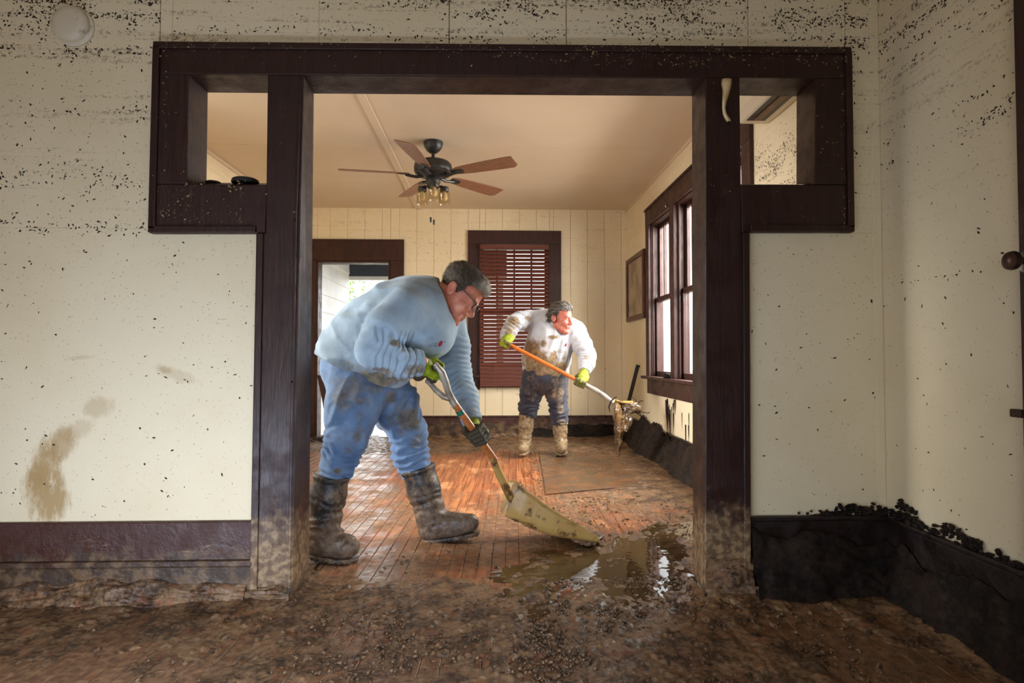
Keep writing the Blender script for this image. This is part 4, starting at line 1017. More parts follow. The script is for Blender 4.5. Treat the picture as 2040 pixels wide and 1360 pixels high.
def ell(P, c, r, B=None):
    q = P-np.asarray(c, np.float32)
    if B is not None: q = q@np.asarray(B, np.float32).T
    r = np.asarray(r, np.float32); k0 = np.sqrt(((q/r)**2).sum(1)); k1 = np.sqrt(((q/(r*r))**2).sum(1))
    return k0*(k0-1)/(k1+1e-9)
def ball(P, c, r): return np.sqrt(((P-np.asarray(c, np.float32))**2).sum(1))-r
def half(P, p, nrm): nrm = np.asarray(nrm, np.float32); nrm = nrm/np.linalg.norm(nrm); return (P-np.asarray(p, np.float32))@nrm
def mesh_sdf(name, fn, lo, hi, h):
    lo = np.asarray(lo, np.float32); N = (np.ceil((np.asarray(hi)-lo)/h)).astype(int)+1; B = 6; nb = (N+B-1)//B; N = nb*B
    G = np.full(tuple(N), 1e3, np.float32)
    bi = np.stack(np.meshgrid(*[np.arange(x) for x in nb], indexing='ij'), -1).reshape(-1, 3)
    ctr = lo+(bi*B+(B-1)/2)*h; d = np.concatenate([fn(c.astype(np.float32)) for c in np.array_split(ctr, max(1, len(ctr)//150000))])
    act = np.abs(d) < B*h*.5*1.74*1.15+.010
    off = np.stack(np.meshgrid(*[np.arange(B)]*3, indexing='ij'), -1).reshape(-1, 3)
    G8 = G.reshape(nb[0], B, nb[1], B, nb[2], B)
    ins = bi[(~act) & (d < 0)]; G8[ins[:, 0], :, ins[:, 1], :, ins[:, 2], :] = -1e3
    ab = bi[act]
    for ch in np.array_split(ab, max(1, len(ab)*216//200000)):
        P = (lo+(ch[:, None]*B+off[None])*h).reshape(-1, 3).astype(np.float32); v = fn(P).reshape(-1, B, B, B)
        G8[ch[:, 0], :, ch[:, 1], :, ch[:, 2], :] = v
    C = np.stack([G[i:N[0]-1+i, j:N[1]-1+j, k:N[2]-1+k] < 0 for i in (0, 1) for j in (0, 1) for k in (0, 1)], 0)
    s = C.sum(0); cells = np.argwhere((s > 0) & (s < 8)); del C
    idx = np.full(tuple(N-1), -1, np.int32); idx[cells[:, 0], cells[:, 1], cells[:, 2]] = np.arange(len(cells))
    cor = [(i, j, k) for i in (0, 1) for j in (0, 1) for k in (0, 1)]
    val = np.stack([G[cells[:, 0]+i, cells[:, 1]+j, cells[:, 2]+k] for i, j, k in cor], 1)
    acc = np.zeros((len(cells), 3)); cnt = np.zeros(len(cells))
    for a in range(8):
        for b in range(a+1, 8):
            if sum(abs(cor[a][q]-cor[b][q]) for q in range(3)) != 1: continue
            m = (val[:, a] < 0) != (val[:, b] < 0); t = val[m, a]/(val[m, a]-val[m, b]); pa, pb = np.array(cor[a], float), np.array(cor[b], float)
            acc[m] += pa+(pb-pa)*t[:, None]; cnt[m] += 1
    V = lo+(cells+acc/cnt[:, None])*h
    quads = []
    for ax in range(3):
        u, w = (ax+1) % 3, (ax+2) % 3; sl = [slice(1, N[q]-1) for q in range(3)]; sl[ax] = slice(0, N[ax]-1)
        s2 = list(sl); s2[ax] = slice(1, N[ax]); A = G[tuple(sl)] < 0; Bv = G[tuple(s2)] < 0
        e = np.argwhere(A != Bv); base = e.copy(); base[:, u] += 1; base[:, w] += 1
        sg = A[e[:, 0], e[:, 1], e[:, 2]]
        def cid(du_, dw_):
            c = base.copy(); c[:, u] += du_; c[:, w] += dw_; return idx[c[:, 0], c[:, 1], c[:, 2]]
        q = np.stack([cid(-1, -1), cid(0, -1), cid(0, 0), cid(-1, 0)], 1); q[~sg] = q[~sg][:, ::-1]; quads.append(q)
    Q = np.concatenate(quads); Q = Q[(Q >= 0).all(1)]
    return fast_mesh(name, V, Q), V
def sdf_obj(name, fn, lo, hi, h, mat, parent, attrs=None):
    me, V = mesh_sdf(name, fn, lo, hi, h)
    for k, f in (attrs or {}).items(): set_attr(me, k, f(V.astype(np.float32)))
    return link(name, me, mat, parent, smooth=True)
def J(px, py, Y, r): return (np.asarray(at(px, py, Y), np.float32), r*Y/FOC)
def unit(v): v = np.asarray(v, float); return v/np.linalg.norm(v)
def bounds(*Js, pad=.03):
    pts = np.array([j[0] for L in Js for j in L]); r = np.array([j[1] for L in Js for j in L])[:, None]
    return (pts-r).min(0)-pad, (pts+r).max(0)+pad
def wrinkles(P, a, b, lam, amp, rad, seed=0):
    """rings of folds around the limb a-b"""
    a = np.asarray(a, np.float32); b = np.asarray(b, np.float32); L = np.linalg.norm(b-a); u = (b-a)/L; s = (P-a)@u; q = P-a-s[:, None]*u
    w = sstep(-.02, .03, s)*sstep(L+.02, L-.03, s)*(np.sqrt((q*q).sum(1)) < rad)
    n = vnoise(P*14+seed, seed); n2 = vnoise(P*9+seed*3+5, seed+4)
    return amp*np.sin(2*PI*(s/lam+1.5*n))*w*(.25+1.2*n2)
def folds(P, d, lam, amp, seed=0):
    """long soft folds running along direction d"""
    d = unit(d).astype(np.float32); s = (P@d)[:, None]*d; Q = (P-s)+s*.22
    return amp*2*(np.abs(vnoise(Q/lam, seed)-.5)*2-.5)+amp*(vnoise(Q/lam*2.1+7, seed+1)-.5)
def blotch(P, spots, sc=26, seed=0, jit=.9):
    m = np.zeros(len(P), np.float32); n = fbm(P*sc, 4, seed)
    for (c, r, a) in spots:
        d = np.sqrt((((P-np.asarray(c))/np.asarray(r))**2).sum(1)); m = np.maximum(m, a*sstep(1.15, .35, d+(n-.5)*jit))
    return m

def cuff_cut(P, d, L):
    ax_ = unit(np.array(L[-1][0])-np.array(L[-2][0])); return smax(d, np.where(rcone(P, L[-2][0], L[-1][0]+ax_*.10, .11, .11) < 0, half(P, L[-1][0]-ax_*.004, ax_), -1), .003)
# ---- shared head
def head_frame(o, f, up, scale):
    f = unit(f); u = np.asarray(up, float); u = unit(u-f*np.dot(u, f)); l = np.cross(u, f)
    B = np.stack([f, l, u]).astype(np.float32); o = np.asarray(o, np.float32)
    return dict(o=o, B=B, s=scale, to=lambda P: ((P-o)@B.T)/scale, out=lambda q: o+(np.asarray(q, np.float32)@B)*scale)
def head_sdf(q, fem=False):
    d = ell(q, (-.002, 0, .046), (.097, .075, .088))
    d = smin(d, ell(q, (.042, 0, -.02), (.056, .060, .088)), .03)
    for s in (-1, 1):
        d = smin(d, rcone(q, (.0, s*.050, -.060), (.066, s*.018, -.104), .026, .020), .03)
        d = smin(d, ell(q, (.062, s*.036, -.022), (.030, .026, .026)), .02)
    d = smin(d, ball(q, (.082, 0, -.102), .019), .02)
    d = smin(d, rcone(q, (.080, -.030, .022), (.080, .030, .022), .016, .016), .018)
    for s in (-1, 1):
        d = smax(d, -ell(q, (.103, s*.032, .004), (.022, .020, .014)), .012)
        d = smin(d, ball(q, (.080, s*.031, .002), .0155), .004)
    d = smin(d, rcone(q, (.092, 0, .014), (.115, 0, -.026), .0085, .0125), .012)
    for s in (-1, 1): d = smin(d, ball(q, (.104, s*.013, -.034), .0095), .008)
    d = smin(d, rcone(q, (.092, -.019, -.058), (.092, .019, -.058), .0085, .0085), .008)
    d = smin(d, rcone(q, (.090, -.016, -.072), (.090, .016, -.072), .0090, .0090), .007)
    d = smax(d, -rcone(q, (.104, -.024, -.0655), (.104, .024, -.0655), .0035, .0035), .003)
    return d
def ears(q, d):
    for s in (-1, 1):
        B = np.array(((.96, 0, .28), (0, 1, 0), (-.28, 0, .96)), np.float32)
        c = (-.016, s*.083, -.004); e = ell(q, c, (.021, .011, .034), B); e = smax(e, -ell(q, (-.012, s*.095, -.001), (.011, .009, .021), B), .004)
        d = smin(d, e, .006)
    return d
def eyes(H, parent, iris):
    for s in (-1, 1):
        bm = bmesh.new(); bmesh.ops.create_uvsphere(bm, u_segments=16, v_segments=12, radius=.0125*H['s']); me = bpy.data.meshes.new('eye')
        c = H['out']((.084, s*.031, .0)); fw = H['B'][0]
        for f in bm.faces:
            k = np.dot(np.array(f.calc_center_median()), fw)/(.0125*H['s']); f.material_index = 1 if k > .86 else 0
        for v in bm.verts: v.co += Vector(c)
        bm.to_mesh(me); bm.free(); link('eye', me, [EYEW, iris], parent, smooth=True)
EYEW = simple('eye_white', (.62, .57, .53), None, 5, .25); IRIS = simple('dark_iris', (.03, .025, .02), None, 5, .15)
def skin(name, a, b, lip):
    n = Nodes(name); v = n.world()
    col = n.mix(n.ramp(n.noise(v, 26, 5), .35, .65), a, b); col = n.mix(n.attr('lip'), col, lip); col = n.mix(n.attr('brow'), col, lin(92, 72, 58))
    n.b.inputs['Subsurface Weight'].default_value = .12; n.b.inputs['Subsurface Radius'].default_value = (.012, .004, .002); n.b.inputs['Subsurface Scale'].default_value = .6
    n.bump(n.noise(v, 240, 3), .0006); return n.out(col, .46, .45)
def face_attrs(H):
    def lip(V):
        q = H['to'](V); return sstep(1.2, .7, np.sqrt(((q-np.array((.098, 0, -.0655)))/np.array((.016, .024, .013))).__pow__(2).sum(1)))*.8
    def brow(V):
        q = H['to'](V); r = 0
        for s in (-1, 1): r = np.maximum(r, sstep(1.2, .6, np.sqrt((((q-np.array((.094, s*.034, .026)))/np.array((.02, .022, .006)))**2).sum(1))))
        return r*.75
    return dict(lip=lip, brow=brow)
def hair_strands(name, me_src, n, length, comb, mat, parent, seed, width=.0011, stiff=.5):
    """short tapered locks rooted on the hair volume"""
    nv = len(me_src.vertices); co = np.empty(nv*3, np.float32); no = np.empty(nv*3, np.float32); me_src.vertices.foreach_get('co', co); me_src.vertices.foreach_get('normal', no)
    co, no = co.reshape(-1, 3), no.reshape(-1, 3); pick = RNG.integers(0, nv, n); p, nn = co[pick], no[pick]
    c = comb(p); c = c-nn*(c*nn).sum(1)[:, None]; c /= np.linalg.norm(c, axis=1)[:, None]+1e-6
    cl = vnoise(p*60, seed)[:, None]-.5; side = np.cross(nn, c); c = c+side*cl*1.3+RNG.normal(0, .18, c.shape); c /= np.linalg.norm(c, axis=1)[:, None]
    L = (length*RNG.uniform(.6, 1.25, n))[:, None]; w = np.cross(nn, c)*width
    a = p-nn*.002; m = p+c*L*.5+nn*L*.30*stiff; t = p+c*L+nn*L*.22*stiff
    V = np.stack([a-w, a+w, m+w*.8, m-w*.8, t], 1).reshape(-1, 3); b = (np.arange(n)*5)[:, None]
    T = np.concatenate([b+np.array([[0, 1, 2]]), b+np.array([[0, 2, 3]]), b+np.array([[3, 2, 4]])])
    return link(name, fast_mesh(name, V, T), mat, parent, smooth=True)

# ---- gloves: a fist closed round a shaft
def grip(C, axis, wrist, side, hr, sc=1.0, spread=0.0):
    """returns distance function pieces of a gloved hand at C round `axis`; the palm lies on the `side` direction"""
    a = unit(axis); W = np.asarray(wrist, float); C = np.asarray(C, float)
    p = np.asarray(side, float); p = unit(p-a*np.dot(p, a)); w = W-C; w = w-a*np.dot(w, a)
    q = np.cross(a, p); q = q if np.dot(q, -w) > 0 else -q               # fingers leave on the side away from the wrist
    def pt(phi, s, R): return C+a*s+(p*math.cos(phi)+q*math.sin(phi))*R
    out = []; rf = .0112*sc; R = hr+rf*.9
    for i in range(4):
        s = (i-1.5)*.0212*sc+spread; k = (1.0, 1.06, 1.0, .84)[i]; r = rf*(1.0, 1.04, 1.0, .88)[i]
        ph = [math.radians(x) for x in (38, 92, 150*k, 205*k, 248*k)]
        rr = [R+.016*sc, R+.012*sc, R+.002, R, R]
        out.append([(pt(f, s*(1-.05*j), x), r*(1.12-.07*j)) for j, (f, x) in enumerate(zip(ph, rr))])
    base = pt(math.radians(-55), -.030*sc, R+.018*sc)
    th = [(base, .0165*sc), (pt(math.radians(-95), -.042*sc, R+.013*sc), .0145*sc), (pt(math.radians(-140), -.034*sc, R+.006*sc), .0128*sc), (pt(math.radians(-185), -.022*sc, R+.009*sc), .0112*sc)]
    kn = pt(math.radians(40), 0, R+.014*sc); heel = pt(math.radians(-62), .004, R+.030*sc)
    palm = [(kn, .0165*sc), ((kn+heel)/2+p*.006*sc, .020*sc), (heel, .022*sc)]
    cuff = [(heel, .024*sc), (heel+(W-heel)*.5, .028*sc), (W, .031*sc)]
    def fn(P):
        d = chain(P, palm, a, 1.75, .012)
        for f in out: d = smin(d, chain(P, f, None, 1, .004), .0022)
        d = smin(d, chain(P, th, None, 1, .006), .008)
        d = smin(d, chain(P, cuff, None, 1, .01), .018)
        return d+.0012*(vnoise(P*130, 3)-.5)
    pts = np.array([x[0] for f in out for x in f]+[x[0] for x in th+palm+cuff])
    def dark(V):
        dk = np.minimum.reduce([chain(V, f, None, 1, .0)-.002 for f in out]+[chain(V, th, None, 1, 0)-.002]); dp = half(V, C+p*(R+.012*sc), p)
        s = np.dot(V-heel, unit(W-heel)); return np.clip(sstep(.006, -.004, np.minimum(dk, dp+.006))*sstep(.03, -.01, s)+.25*fbm(V*30, 3, 2), 0, 1)
    return fn, pts.min(0)-.045, pts.max(0)+.045, dark
def glove(parent, *args, h=.0027, mat=None, **kw):
    fn, lo, hi, dk = grip(*args, **kw); return sdf_obj('glove', fn, lo, hi, h, mat, parent, dict(dark=dk))
def glove_mat(name, green, dark):
    n = Nodes(name); v = n.world(); k = n.math('ADD', n.attr('dark'), n.math('MULTIPLY', n.math('SUBTRACT', n.noise(v, 40, 6, .7), .5), .5))
    col = n.mix(n.ramp(n.noise(v, 30, 4), .35, .65), green, tuple(x*.72 for x in green)); col = n.mix(n.ramp(k, .35, .6), col, dark)
    n.bump(n.math('ADD', n.noise(v, 260, 3), n.math('MULTIPLY', n.noise(v, 45, 4), .9)), .0022); return n.out(col, .6, .35)

def cloth(name, a, b, mud1, mud2, sc=30, rough=.85, weave=420):
    n = Nodes(name); v = n.world(); col = n.mix(n.ramp(n.noise(v, 7, 5, .6), .3, .7), a, b)
    fine = n.noise(v, sc, 8, .72)
    k = n.math('ADD', n.attr('mud'), n.math('MULTIPLY', n.math('SUBTRACT', fine, .5), .85))
    mudc = n.mix(n.ramp(n.noise(v, 34, 6, .7), .38, .62), mud1, mud2)
    col = n.mix(n.ramp(k, .22, .85, 0, .93), col, mudc)
    n.bump(n.math('ADD', n.math('MULTIPLY', n.noise(v, weave, 2), .25), n.noise(v, 26, 5, .6)), .0035); n.b.inputs['Sheen Weight'].default_value = .15
    return n.out(col, rough, .25)
def boot_mat(name, base, mud1, mud2, lo=.42, hi=.6):
    n = Nodes(name); v = n.world(); f = n.noise(v, 15, 8, .7, .4)
    mudc = n.mix(n.ramp(n.noise(v, 38, 6, .7), .38, .62), mud1, mud2)
    col = n.mix(n.ramp(n.math('ADD', f, n.math('MULTIPLY', n.attr('mud'), .35)), lo, hi, 0, .95), base, mudc)
    n.bump(n.math('ADD', f, n.math('MULTIPLY', n.noise(v, 90, 5), .5)), .004); return n.out(col, n.ramp(n.noise(v, 13, 5), .35, .65, .3, .75), .45)

def boot(parent, top, mids, heel, ball_, toe, r, mat, h=.005, zsole=0.0, tilt=0.0, sole_th=.018):
    """rubber boot: shaft chain to the ankle, foot from heel to toe, welted sole"""
    sh = [top]+mids+[heel]; ft = [heel, ball_, toe]
    fdir = unit(np.array(toe[0])-np.array(heel[0])); upd = unit(np.array((0, 0, 1.0))-fdir*fdir[2]); latd = np.cross(upd, fdir)
    def fn(P):
        d = chain(P, sh, None, 1, .03)
        d = smin(d, chain(P, ft, latd, .92, .03), .045)
        d = smax(d, -half(P, heel[0]-upd*(heel[1]*.78), upd), .006)          # flat bottom
        ax_ = unit(np.array(sh[1][0])-np.array(top[0])); d = smax(d, -half(P, top[0], ax_), .004)
        d = smin(d, np.maximum(np.abs(chain(P, [(top[0]+ax_*.004, top[1]), (top[0]+ax_*.020, top[1])], None, 1, 0))-.005, np.abs(half(P, top[0]+ax_*.012, ax_))-.010), .004)
        return d+.0035*(fbm(P*22, 3, 5)-.5)+wrinkles(P, sh[-3][0], heel[0], .045, .003, .16, 3)
    lo, hi = bounds(sh, ft, pad=.03)
    b = sdf_obj('boot', fn, lo, hi, h, mat, parent, dict(mud=lambda V: sstep(.30, .02, V[:, 2]-zsole)*.8+.3*(fbm(V*9, 3, 4)-.4)))
    def fs(P):
        o = -upd*(heel[1]*.78)
        q = [(heel[0]+o, heel[1]*1.02), (ball_[0]+o*.95, ball_[1]*1.12), (toe[0]+o*.8, toe[1]*1.02)]
        d = chain(P, q, latd, .98, .02); s = half(P, heel[0]-upd*(heel[1]*.78+sole_th*.35), upd)
        d = np.maximum(d, np.abs(s)-sole_th*.6); tread = .0015*np.sign(np.sin((P@fdir.astype(np.float32))*2*PI/.022)); return d+np.where(s < 0, tread, 0)
    lo2, hi2 = lo.copy(), hi.copy(); hi2[2] = heel[0][2]+.06
    sdf_obj('sole', fs, lo2-.02, hi2+.02, h, mat, b, dict(mud=lambda V: np.ones(len(V))*.1))
    return b

from mathutils.bvhtree import BVHTree
def logo(parent, shirt, px, py, rx, ry, strokes):
    """small printed chest emblem lying on the cloth: red oval with pale strokes beside it"""
    bv = BVHTree.FromPolygons([v.co for v in shirt.data.vertices], [p.vertices for p in shirt.data.polygons])
    hit = bv.ray_cast(Vector(_O), Vector(ray(px, py)).normalized()); c, nrm = np.array(hit[0]), np.array(hit[1])
    u = unit(np.cross((0, 0, 1), nrm)); u = u if u[0] > 0 else -u; w = np.cross(nrm, u); w = w if w[2] > 0 else -w
    def patch(nm, rings, mat, lift, par):
        rows = []
        for r in rings:
            row = []
            for (a, b) in r:
                h = bv.ray_cast(Vector(c+u*a+w*b+nrm*.03), Vector(-nrm)); p = np.array(h[0]) if h[0] is not None else c+u*a+w*b
                row.append(p+nrm*lift)
            rows.append(row)
        return MB().grid(rows).obj(nm, mat, par)
    t = np.linspace(0, 2*PI, 25); o = patch('chest_emblem', [[(rx*k*math.cos(x), ry*k*math.sin(x)) for x in t] for k in (.02, .5, 1)], RED, .0022, parent)
    o['label'] = 'red oval chest emblem with pale strokes'
    for (a0, b0, a1, b1) in strokes: patch('emblem_stroke', [[(a0+(a1-a0)*k, b) for k in (0, .5, 1)] for b in (b0, (b0+b1)/2, b1)], GREYP, .0026, o)
RED = simple('red_print', lin(176, 30, 52), lin(150, 24, 44), 30, .7); GREYP = simple('grey_print', lin(120, 126, 134), None, 30, .7)

# ================================================================== the man
man = tag(empty('person', tuple(at(700, 1100, 2.9)*np.array((1, 1, 0)))), 'man with grey hair and glasses in light blue long-sleeved shirt bending over a scoop shovel', 'person')
man['pose'] = 'bending'
HM = head_frame(at(911, 586, 2.95), (math.cos(math.radians(43)), -.14, -math.sin(math.radians(43))), (math.sin(math.radians(43)), .05, math.cos(math.radians(43))), 1.10)
mY = 2.95
torso = [J(706, 704, mY-.01, 73), J(748, 684, mY, 91), J(802, 644, mY, 88), J(842, 620, mY, 66), J(866, 600, mY, 43)]
shoul = [J(806, 622, mY-.16, 46), J(845, 615, mY, 56), J(886, 632, mY+.16, 40)]
armR = [J(806, 624, mY-.19, 45), J(770, 655, mY-.25, 42), J(744, 698, mY-.28, 34), J(800, 722, mY-.26, 31), J(840, 723, mY-.22, 25)]
armL = [J(886, 632, mY+.17, 41), J(900, 690, mY+.18, 35), J(906, 738, mY+.16, 31), J(924, 790, mY+.08, 27), J(941, 840, mY-.0, 19)]
legR = [J(718, 762, mY-.06, 66), J(703, 812, mY-.13, 54), J(690, 872, mY-.17, 42), J(674, 915, mY-.18, 37), J(662, 950, mY-.185, 31)]
legL = [J(744, 764, mY+.06, 60), J(784, 805, mY+.10, 50), J(812, 858, mY+.11, 37), J(820, 905, mY+.12, 35), J(831, 940, mY+.12, 31)]
neck = [J(862, 603, mY, 38), J(880, 598, mY, 33), J(900, 592, mY, 29)]
waist = [J(706, 730, mY-.005, 67), J(722, 752, mY, 70)]
def man_body(P):
    q = HM['to'](P); d = head_sdf(q)*HM['s']
    d = smin(d, chain(P, neck, None, 1, .02), .018); d = ears(q, d/HM['s'])*HM['s']
    for L, f in ((torso, .86), (shoul, .8), (armR, .6), (armL, .6), (legR, .68), (legL, .66)): d = smin(d, chain(P, L, None, 1, .02, f), .02)
    return d
bodyJ = torso+armR+armL+legR+legL+[(HM['o'], .16)]
SKM = skin('man_skin', lin(218, 146, 116), lin(198, 116, 92), lin(176, 98, 84))
lo, hi = bounds(bodyJ, pad=.02); lo[2] = .20
body = sdf_obj('body', man_body, lo, hi, .0045, SKM, man, face_attrs(HM))
eyes(HM, man, IRIS)
# shirt
hemA, hemB = at(633, 703, mY), at(795, 776, mY); hemn = np.cross(hemB-hemA, (0, 1, 0)); hemn = unit(hemn); hemn = hemn if hemn[2] < 0 else -hemn
colA, colB = at(872, 553, mY), at(897, 642, mY); coln = unit(np.cross(colB-colA, (0, 1, 0))); coln = coln if coln[0] > 0 else -coln
cufR, cufL = armR[-1], armL[-1]
def shirt_m(P):
    P2 = P
    d = chain(P2, torso, (0, 1, 0), 1.0, .05); d = smin(d, chain(P2, [J(708, 716, mY, 73), J(742, 706, mY, 86)], (0, 1, 0), 1.16, .03), .03)
    d = smin(d, chain(P2, shoul, None, 1, .03), .05); d = smin(d, chain(P2, [J(842, 622, mY, 58), J(862, 668, mY-.02, 44)], (0, 1, 0), 1.5, .03), .09)
    d = d+folds(P, hemB-hemA+np.array((0, 0, .02)), .085, .0115, 4)*sstep(-.05, .12, -half(P, at(870, 600, mY), coln))
    d = d+.007
    # shirt tail hangs and flares at the belly
    d = smax(d, half(P, hemA+hemn*.010*0, hemn)+.010*(vnoise(P*11, 7)-.5), .008)
    aR = chain(P2, armR, None, 1, .03)+wrinkles(P, armR[1][0], armR[2][0], .06, .0060, .16, 2)+wrinkles(P, armR[2][0]-.02, armR[4][0], .030, .0055, .14, 5)
    aL = chain(P2, armL, None, 1, .03)+wrinkles(P, armL[1][0], armL[4][0], .030, .0042, .13, 9)
    d = smin(d, cuff_cut(P, aR, armR), .022); d = smin(d, cuff_cut(P, aL, armL), .022)
    d = smax(d, -np.maximum(-half(P, colA, coln), ball(P, at(890, 597, mY), .128)), .006)
    ring = [(at(872, 556, mY), 0), (at(882, 590, mY-.12), 0), (at(888, 612, mY-.125), 0), (at(898, 641, mY-.01), 0), (at(893, 620, mY+.10), 0), (at(880, 580, mY+.10), 0), (at(872, 556, mY), 0)]
    d = smin(d, chain(P, ring, None, 1, .0)-.0085, .006)
    for L in (armR, armL):
        ax_ = unit(np.array(L[-1][0])-np.array(L[-2][0]))
        d = smin(d, np.maximum(np.abs(rcone(P, L[-1][0]-ax_*.03, L[-1][0]+ax_*.02, L[-1][1]*1.0, L[-1][1]*1.0))-.005, np.abs(half(P, L[-1][0]-ax_*.014, ax_))-.014), .004)
    return d
s_ = lambda x, y, Y: at(x, y, Y)
sp_m = [(s_(735, 757, 2.72), (.22, .25, .05), .95), (s_(800, 758, 2.75), (.16, .2, .06), .8), (s_(740, 745, 2.75), (.26, .2, .09), .45), (s_(690, 700, 2.75), (.14, .2, .13), .3), (s_(725, 752, 2.72), (.13, .12, .045), .75), (s_(790, 765, 2.78), (.16, .14, .04), .7), (s_(690, 730, 2.75), (.10, .12, .045), .5), (s_(820, 735, 2.66), (.09, .06, .045), .8), (s_(762, 742, 2.64), (.11, .09, .035), .75), (s_(788, 683, 2.62), (.035, .05, .022), .9),
        (s_(838, 655, 2.76), (.03, .05, .03), .5), (s_(855, 680, 2.76), (.03, .05, .05), .45), (s_(918, 800, 3.0), (.05, .1, .05), .55), (s_(940, 825, 2.95), (.06, .1, .05), .5), (s_(705, 690, 2.74), (.10, .1, .10), .28), (s_(830, 575, 2.8), (.01, .03, .008), .7)]
SHM = cloth('light_blue_cotton', lin(160, 181, 196), lin(136, 157, 174), lin(96, 86, 66), lin(140, 126, 98), 24)
lo, hi = bounds(torso+shoul+armR+armL, pad=.03)
shirt = sdf_obj('shirt', shirt_m, lo, hi, .0055, SHM, man, dict(mud=lambda V: blotch(V, sp_m, 22, 3)))
shirt['label'] = 'light blue long-sleeved shirt with muddy hem'
logo(shirt, shirt, 877, 684, .011, .016, [(-.030, -.018, -.018, -.010), (-.032, -.004, -.020, .002), (.016, .006, .030, .012)])
# jeans
def jeans_m(P):
    d = chain(P, waist, (0, 1, 0), 1.05, .04)
    d = d+.010
    r_ = .007+chain(P, legR, None, 1, .03)+wrinkles(P, legR[2][0], legR[4][0], .038, .0075, .17, 1)+wrinkles(P, legR[1][0], legR[2][0], .075, .004, .2, 6)
    l_ = .004+chain(P, legL, None, 1, .03)+wrinkles(P, legL[2][0], legL[4][0], .038, .0070, .17, 11)+wrinkles(P, legL[0][0], legL[2][0], .07, .005, .2, 15)
    d = smin(d, r_, .03); d = smin(d, l_, .03)
    d = smax(d, half(P, at(690, 700, mY), hemn*-1), .01)
    d = d+folds(P, (0.2, 0, 1), .075, .008, 21)
    for L in (legR, legL):
        ax_ = unit(np.array(L[-1][0])-np.array(L[-2][0])); d = smax(d, np.where(rcone(P, L[-2][0], L[-1][0]+ax_*.1, .14, .14) < 0, half(P, L[-1][0]+ax_*.012, ax_)+.012*(vnoise(P*24, 3)-.5), -1), .004)
    seam = chain(P, [(at(755, 770, 2.72), 0), (at(790, 812, 2.93), 0), (at(818, 860, 2.96), 0)], None, 1, 0); d = d-.002*np.exp(-(seam/.006)**2)
    return d
sp_j = [(s_(695, 775, 2.66), (.20, .2, .13), .6), (s_(805, 825, 2.95), (.14, .15, .16), .5), (s_(700, 870, 2.66), (.10, .14, .12), .38), (s_(688, 795, 2.62), (.09, .1, .045), 1.0), (s_(668, 770, 2.66), (.06, .1, .05), .5), (s_(712, 850, 2.66), (.05, .12, .12), .72), (s_(700, 900, 2.66), (.06, .1, .06), .5), (s_(742, 772, 2.74), (.16, .1, .05), .6), (s_(775, 790, 2.9), (.08, .1, .06), .62),
        (s_(822, 830, 2.95), (.10, .1, .10), .72), (s_(832, 880, 2.98), (.06, .12, .06), .55), (s_(670, 940, 2.66), (.035, .06, .02), .9), (s_(660, 870, 2.64), (.03, .06, .05), .35), (s_(790, 860, 2.98), (.03, .1, .05), .3)]
JNM = cloth('faded_blue_denim', lin(112, 138, 170), lin(74, 102, 138), lin(80, 72, 54), lin(118, 104, 78), 20, .8, 500)
lo, hi = bounds(waist+legR+legL, pad=.03)
jeans = sdf_obj('jeans', jeans_m, lo, hi, .0055, JNM, man, dict(mud=lambda V: blotch(V, sp_j, 16, 8, 1.1)))
BTM = boot_mat('muddy_black_rubber', lin(40, 37, 35), lin(84, 68, 54), lin(122, 102, 82))
bR = boot(man, J(661, 945, mY-.185, 33.5), [J(654, 985, mY-.185, 33), J(647, 1035, mY-.185, 29.5)], J(642, 1080, mY-.185, 27), J(678, 1087, mY-.20, 23.5), J(697, 1089, mY-.21, 19.5), 1, BTM)
bL = boot(man, J(832, 930, mY+.12, 33.5), [J(844, 975, mY+.12, 31.5), J(857, 1020, mY+.12, 28)], J(862, 1051, mY+.12, 24.5), J(905, 1045, mY+.10, 21.5), J(936, 1041, mY+.09, 18), 1, BTM)
# gloves on the grip bar and on the shaft
GLM = glove_mat('lime_work_glove', lin(150, 168, 24), lin(62, 56, 38))
gb = (GN+GFAR)/2
gdir = unit(np.array(armR[-1][0])-gb)
glove(man, gb, GFAR-GN, np.array(armR[-1][0])-gdir*.02, (-.35, -.2, .95), .015, mat=GLM, sc=1.22)
SG = at(950, 868, 2.838)
glove(man, SG, MS_AX, np.array(armL[-1][0]), (.45, .35, .75), .019, mat=GLM, sc=1.10)
# hair and glasses
def hair_m(P):
    q = HM['to'](P)
    d = ell(q, (-.006, 0, .050), (.1035, .0815, .094)); d = smin(d, ell(q, (.046, 0, .098), (.056, .060, .042)), .03); d = smin(d, ell(q, (-.038, 0, .074), (.074, .070, .066)), .03)
    # hairline: forehead, temple, ear, nape
    x, y, z = q[:, 0], np.abs(q[:, 1]), q[:, 2]
    line = np.where(x > .035, .066+(x-.035)*.36, np.where(x > .004, .012+(x-.004)*1.75, np.where(x > -.035, .036-.3*(.004-x), .0+(x+.035)*1.2)))
    line = np.where((x > -.002) & (x < .022), np.minimum(line, -.004+ (x)*.9), line)
    d = np.maximum(d, (line-z)*.7)
    cl = fbm(q*np.array((46, 46, 60), np.float32), 3, 5)-.5
    return (d*HM['s']+.009*cl*sstep(.02, .1, z))
lo, hi = HM['o']-.19, HM['o']+.19
n = Nodes('man_grey_hair'); v = n.world(); fr = n.attr('front')
hc = n.mix(n.ramp(n.noise(v, 90, 5, .7), .35, .65), lin(52, 44, 36), lin(98, 84, 68)); hc = n.mix(n.ramp(n.math('ADD', fr, n.math('MULTIPLY', n.math('SUBTRACT', n.noise(v, 60, 5, .7), .5), 1.1)), .05, 1.15), hc, lin(176, 164, 146))
n.bump(n.noise(v, 170, 5, .7), .004); HRM = n.out(hc, .6, .35)
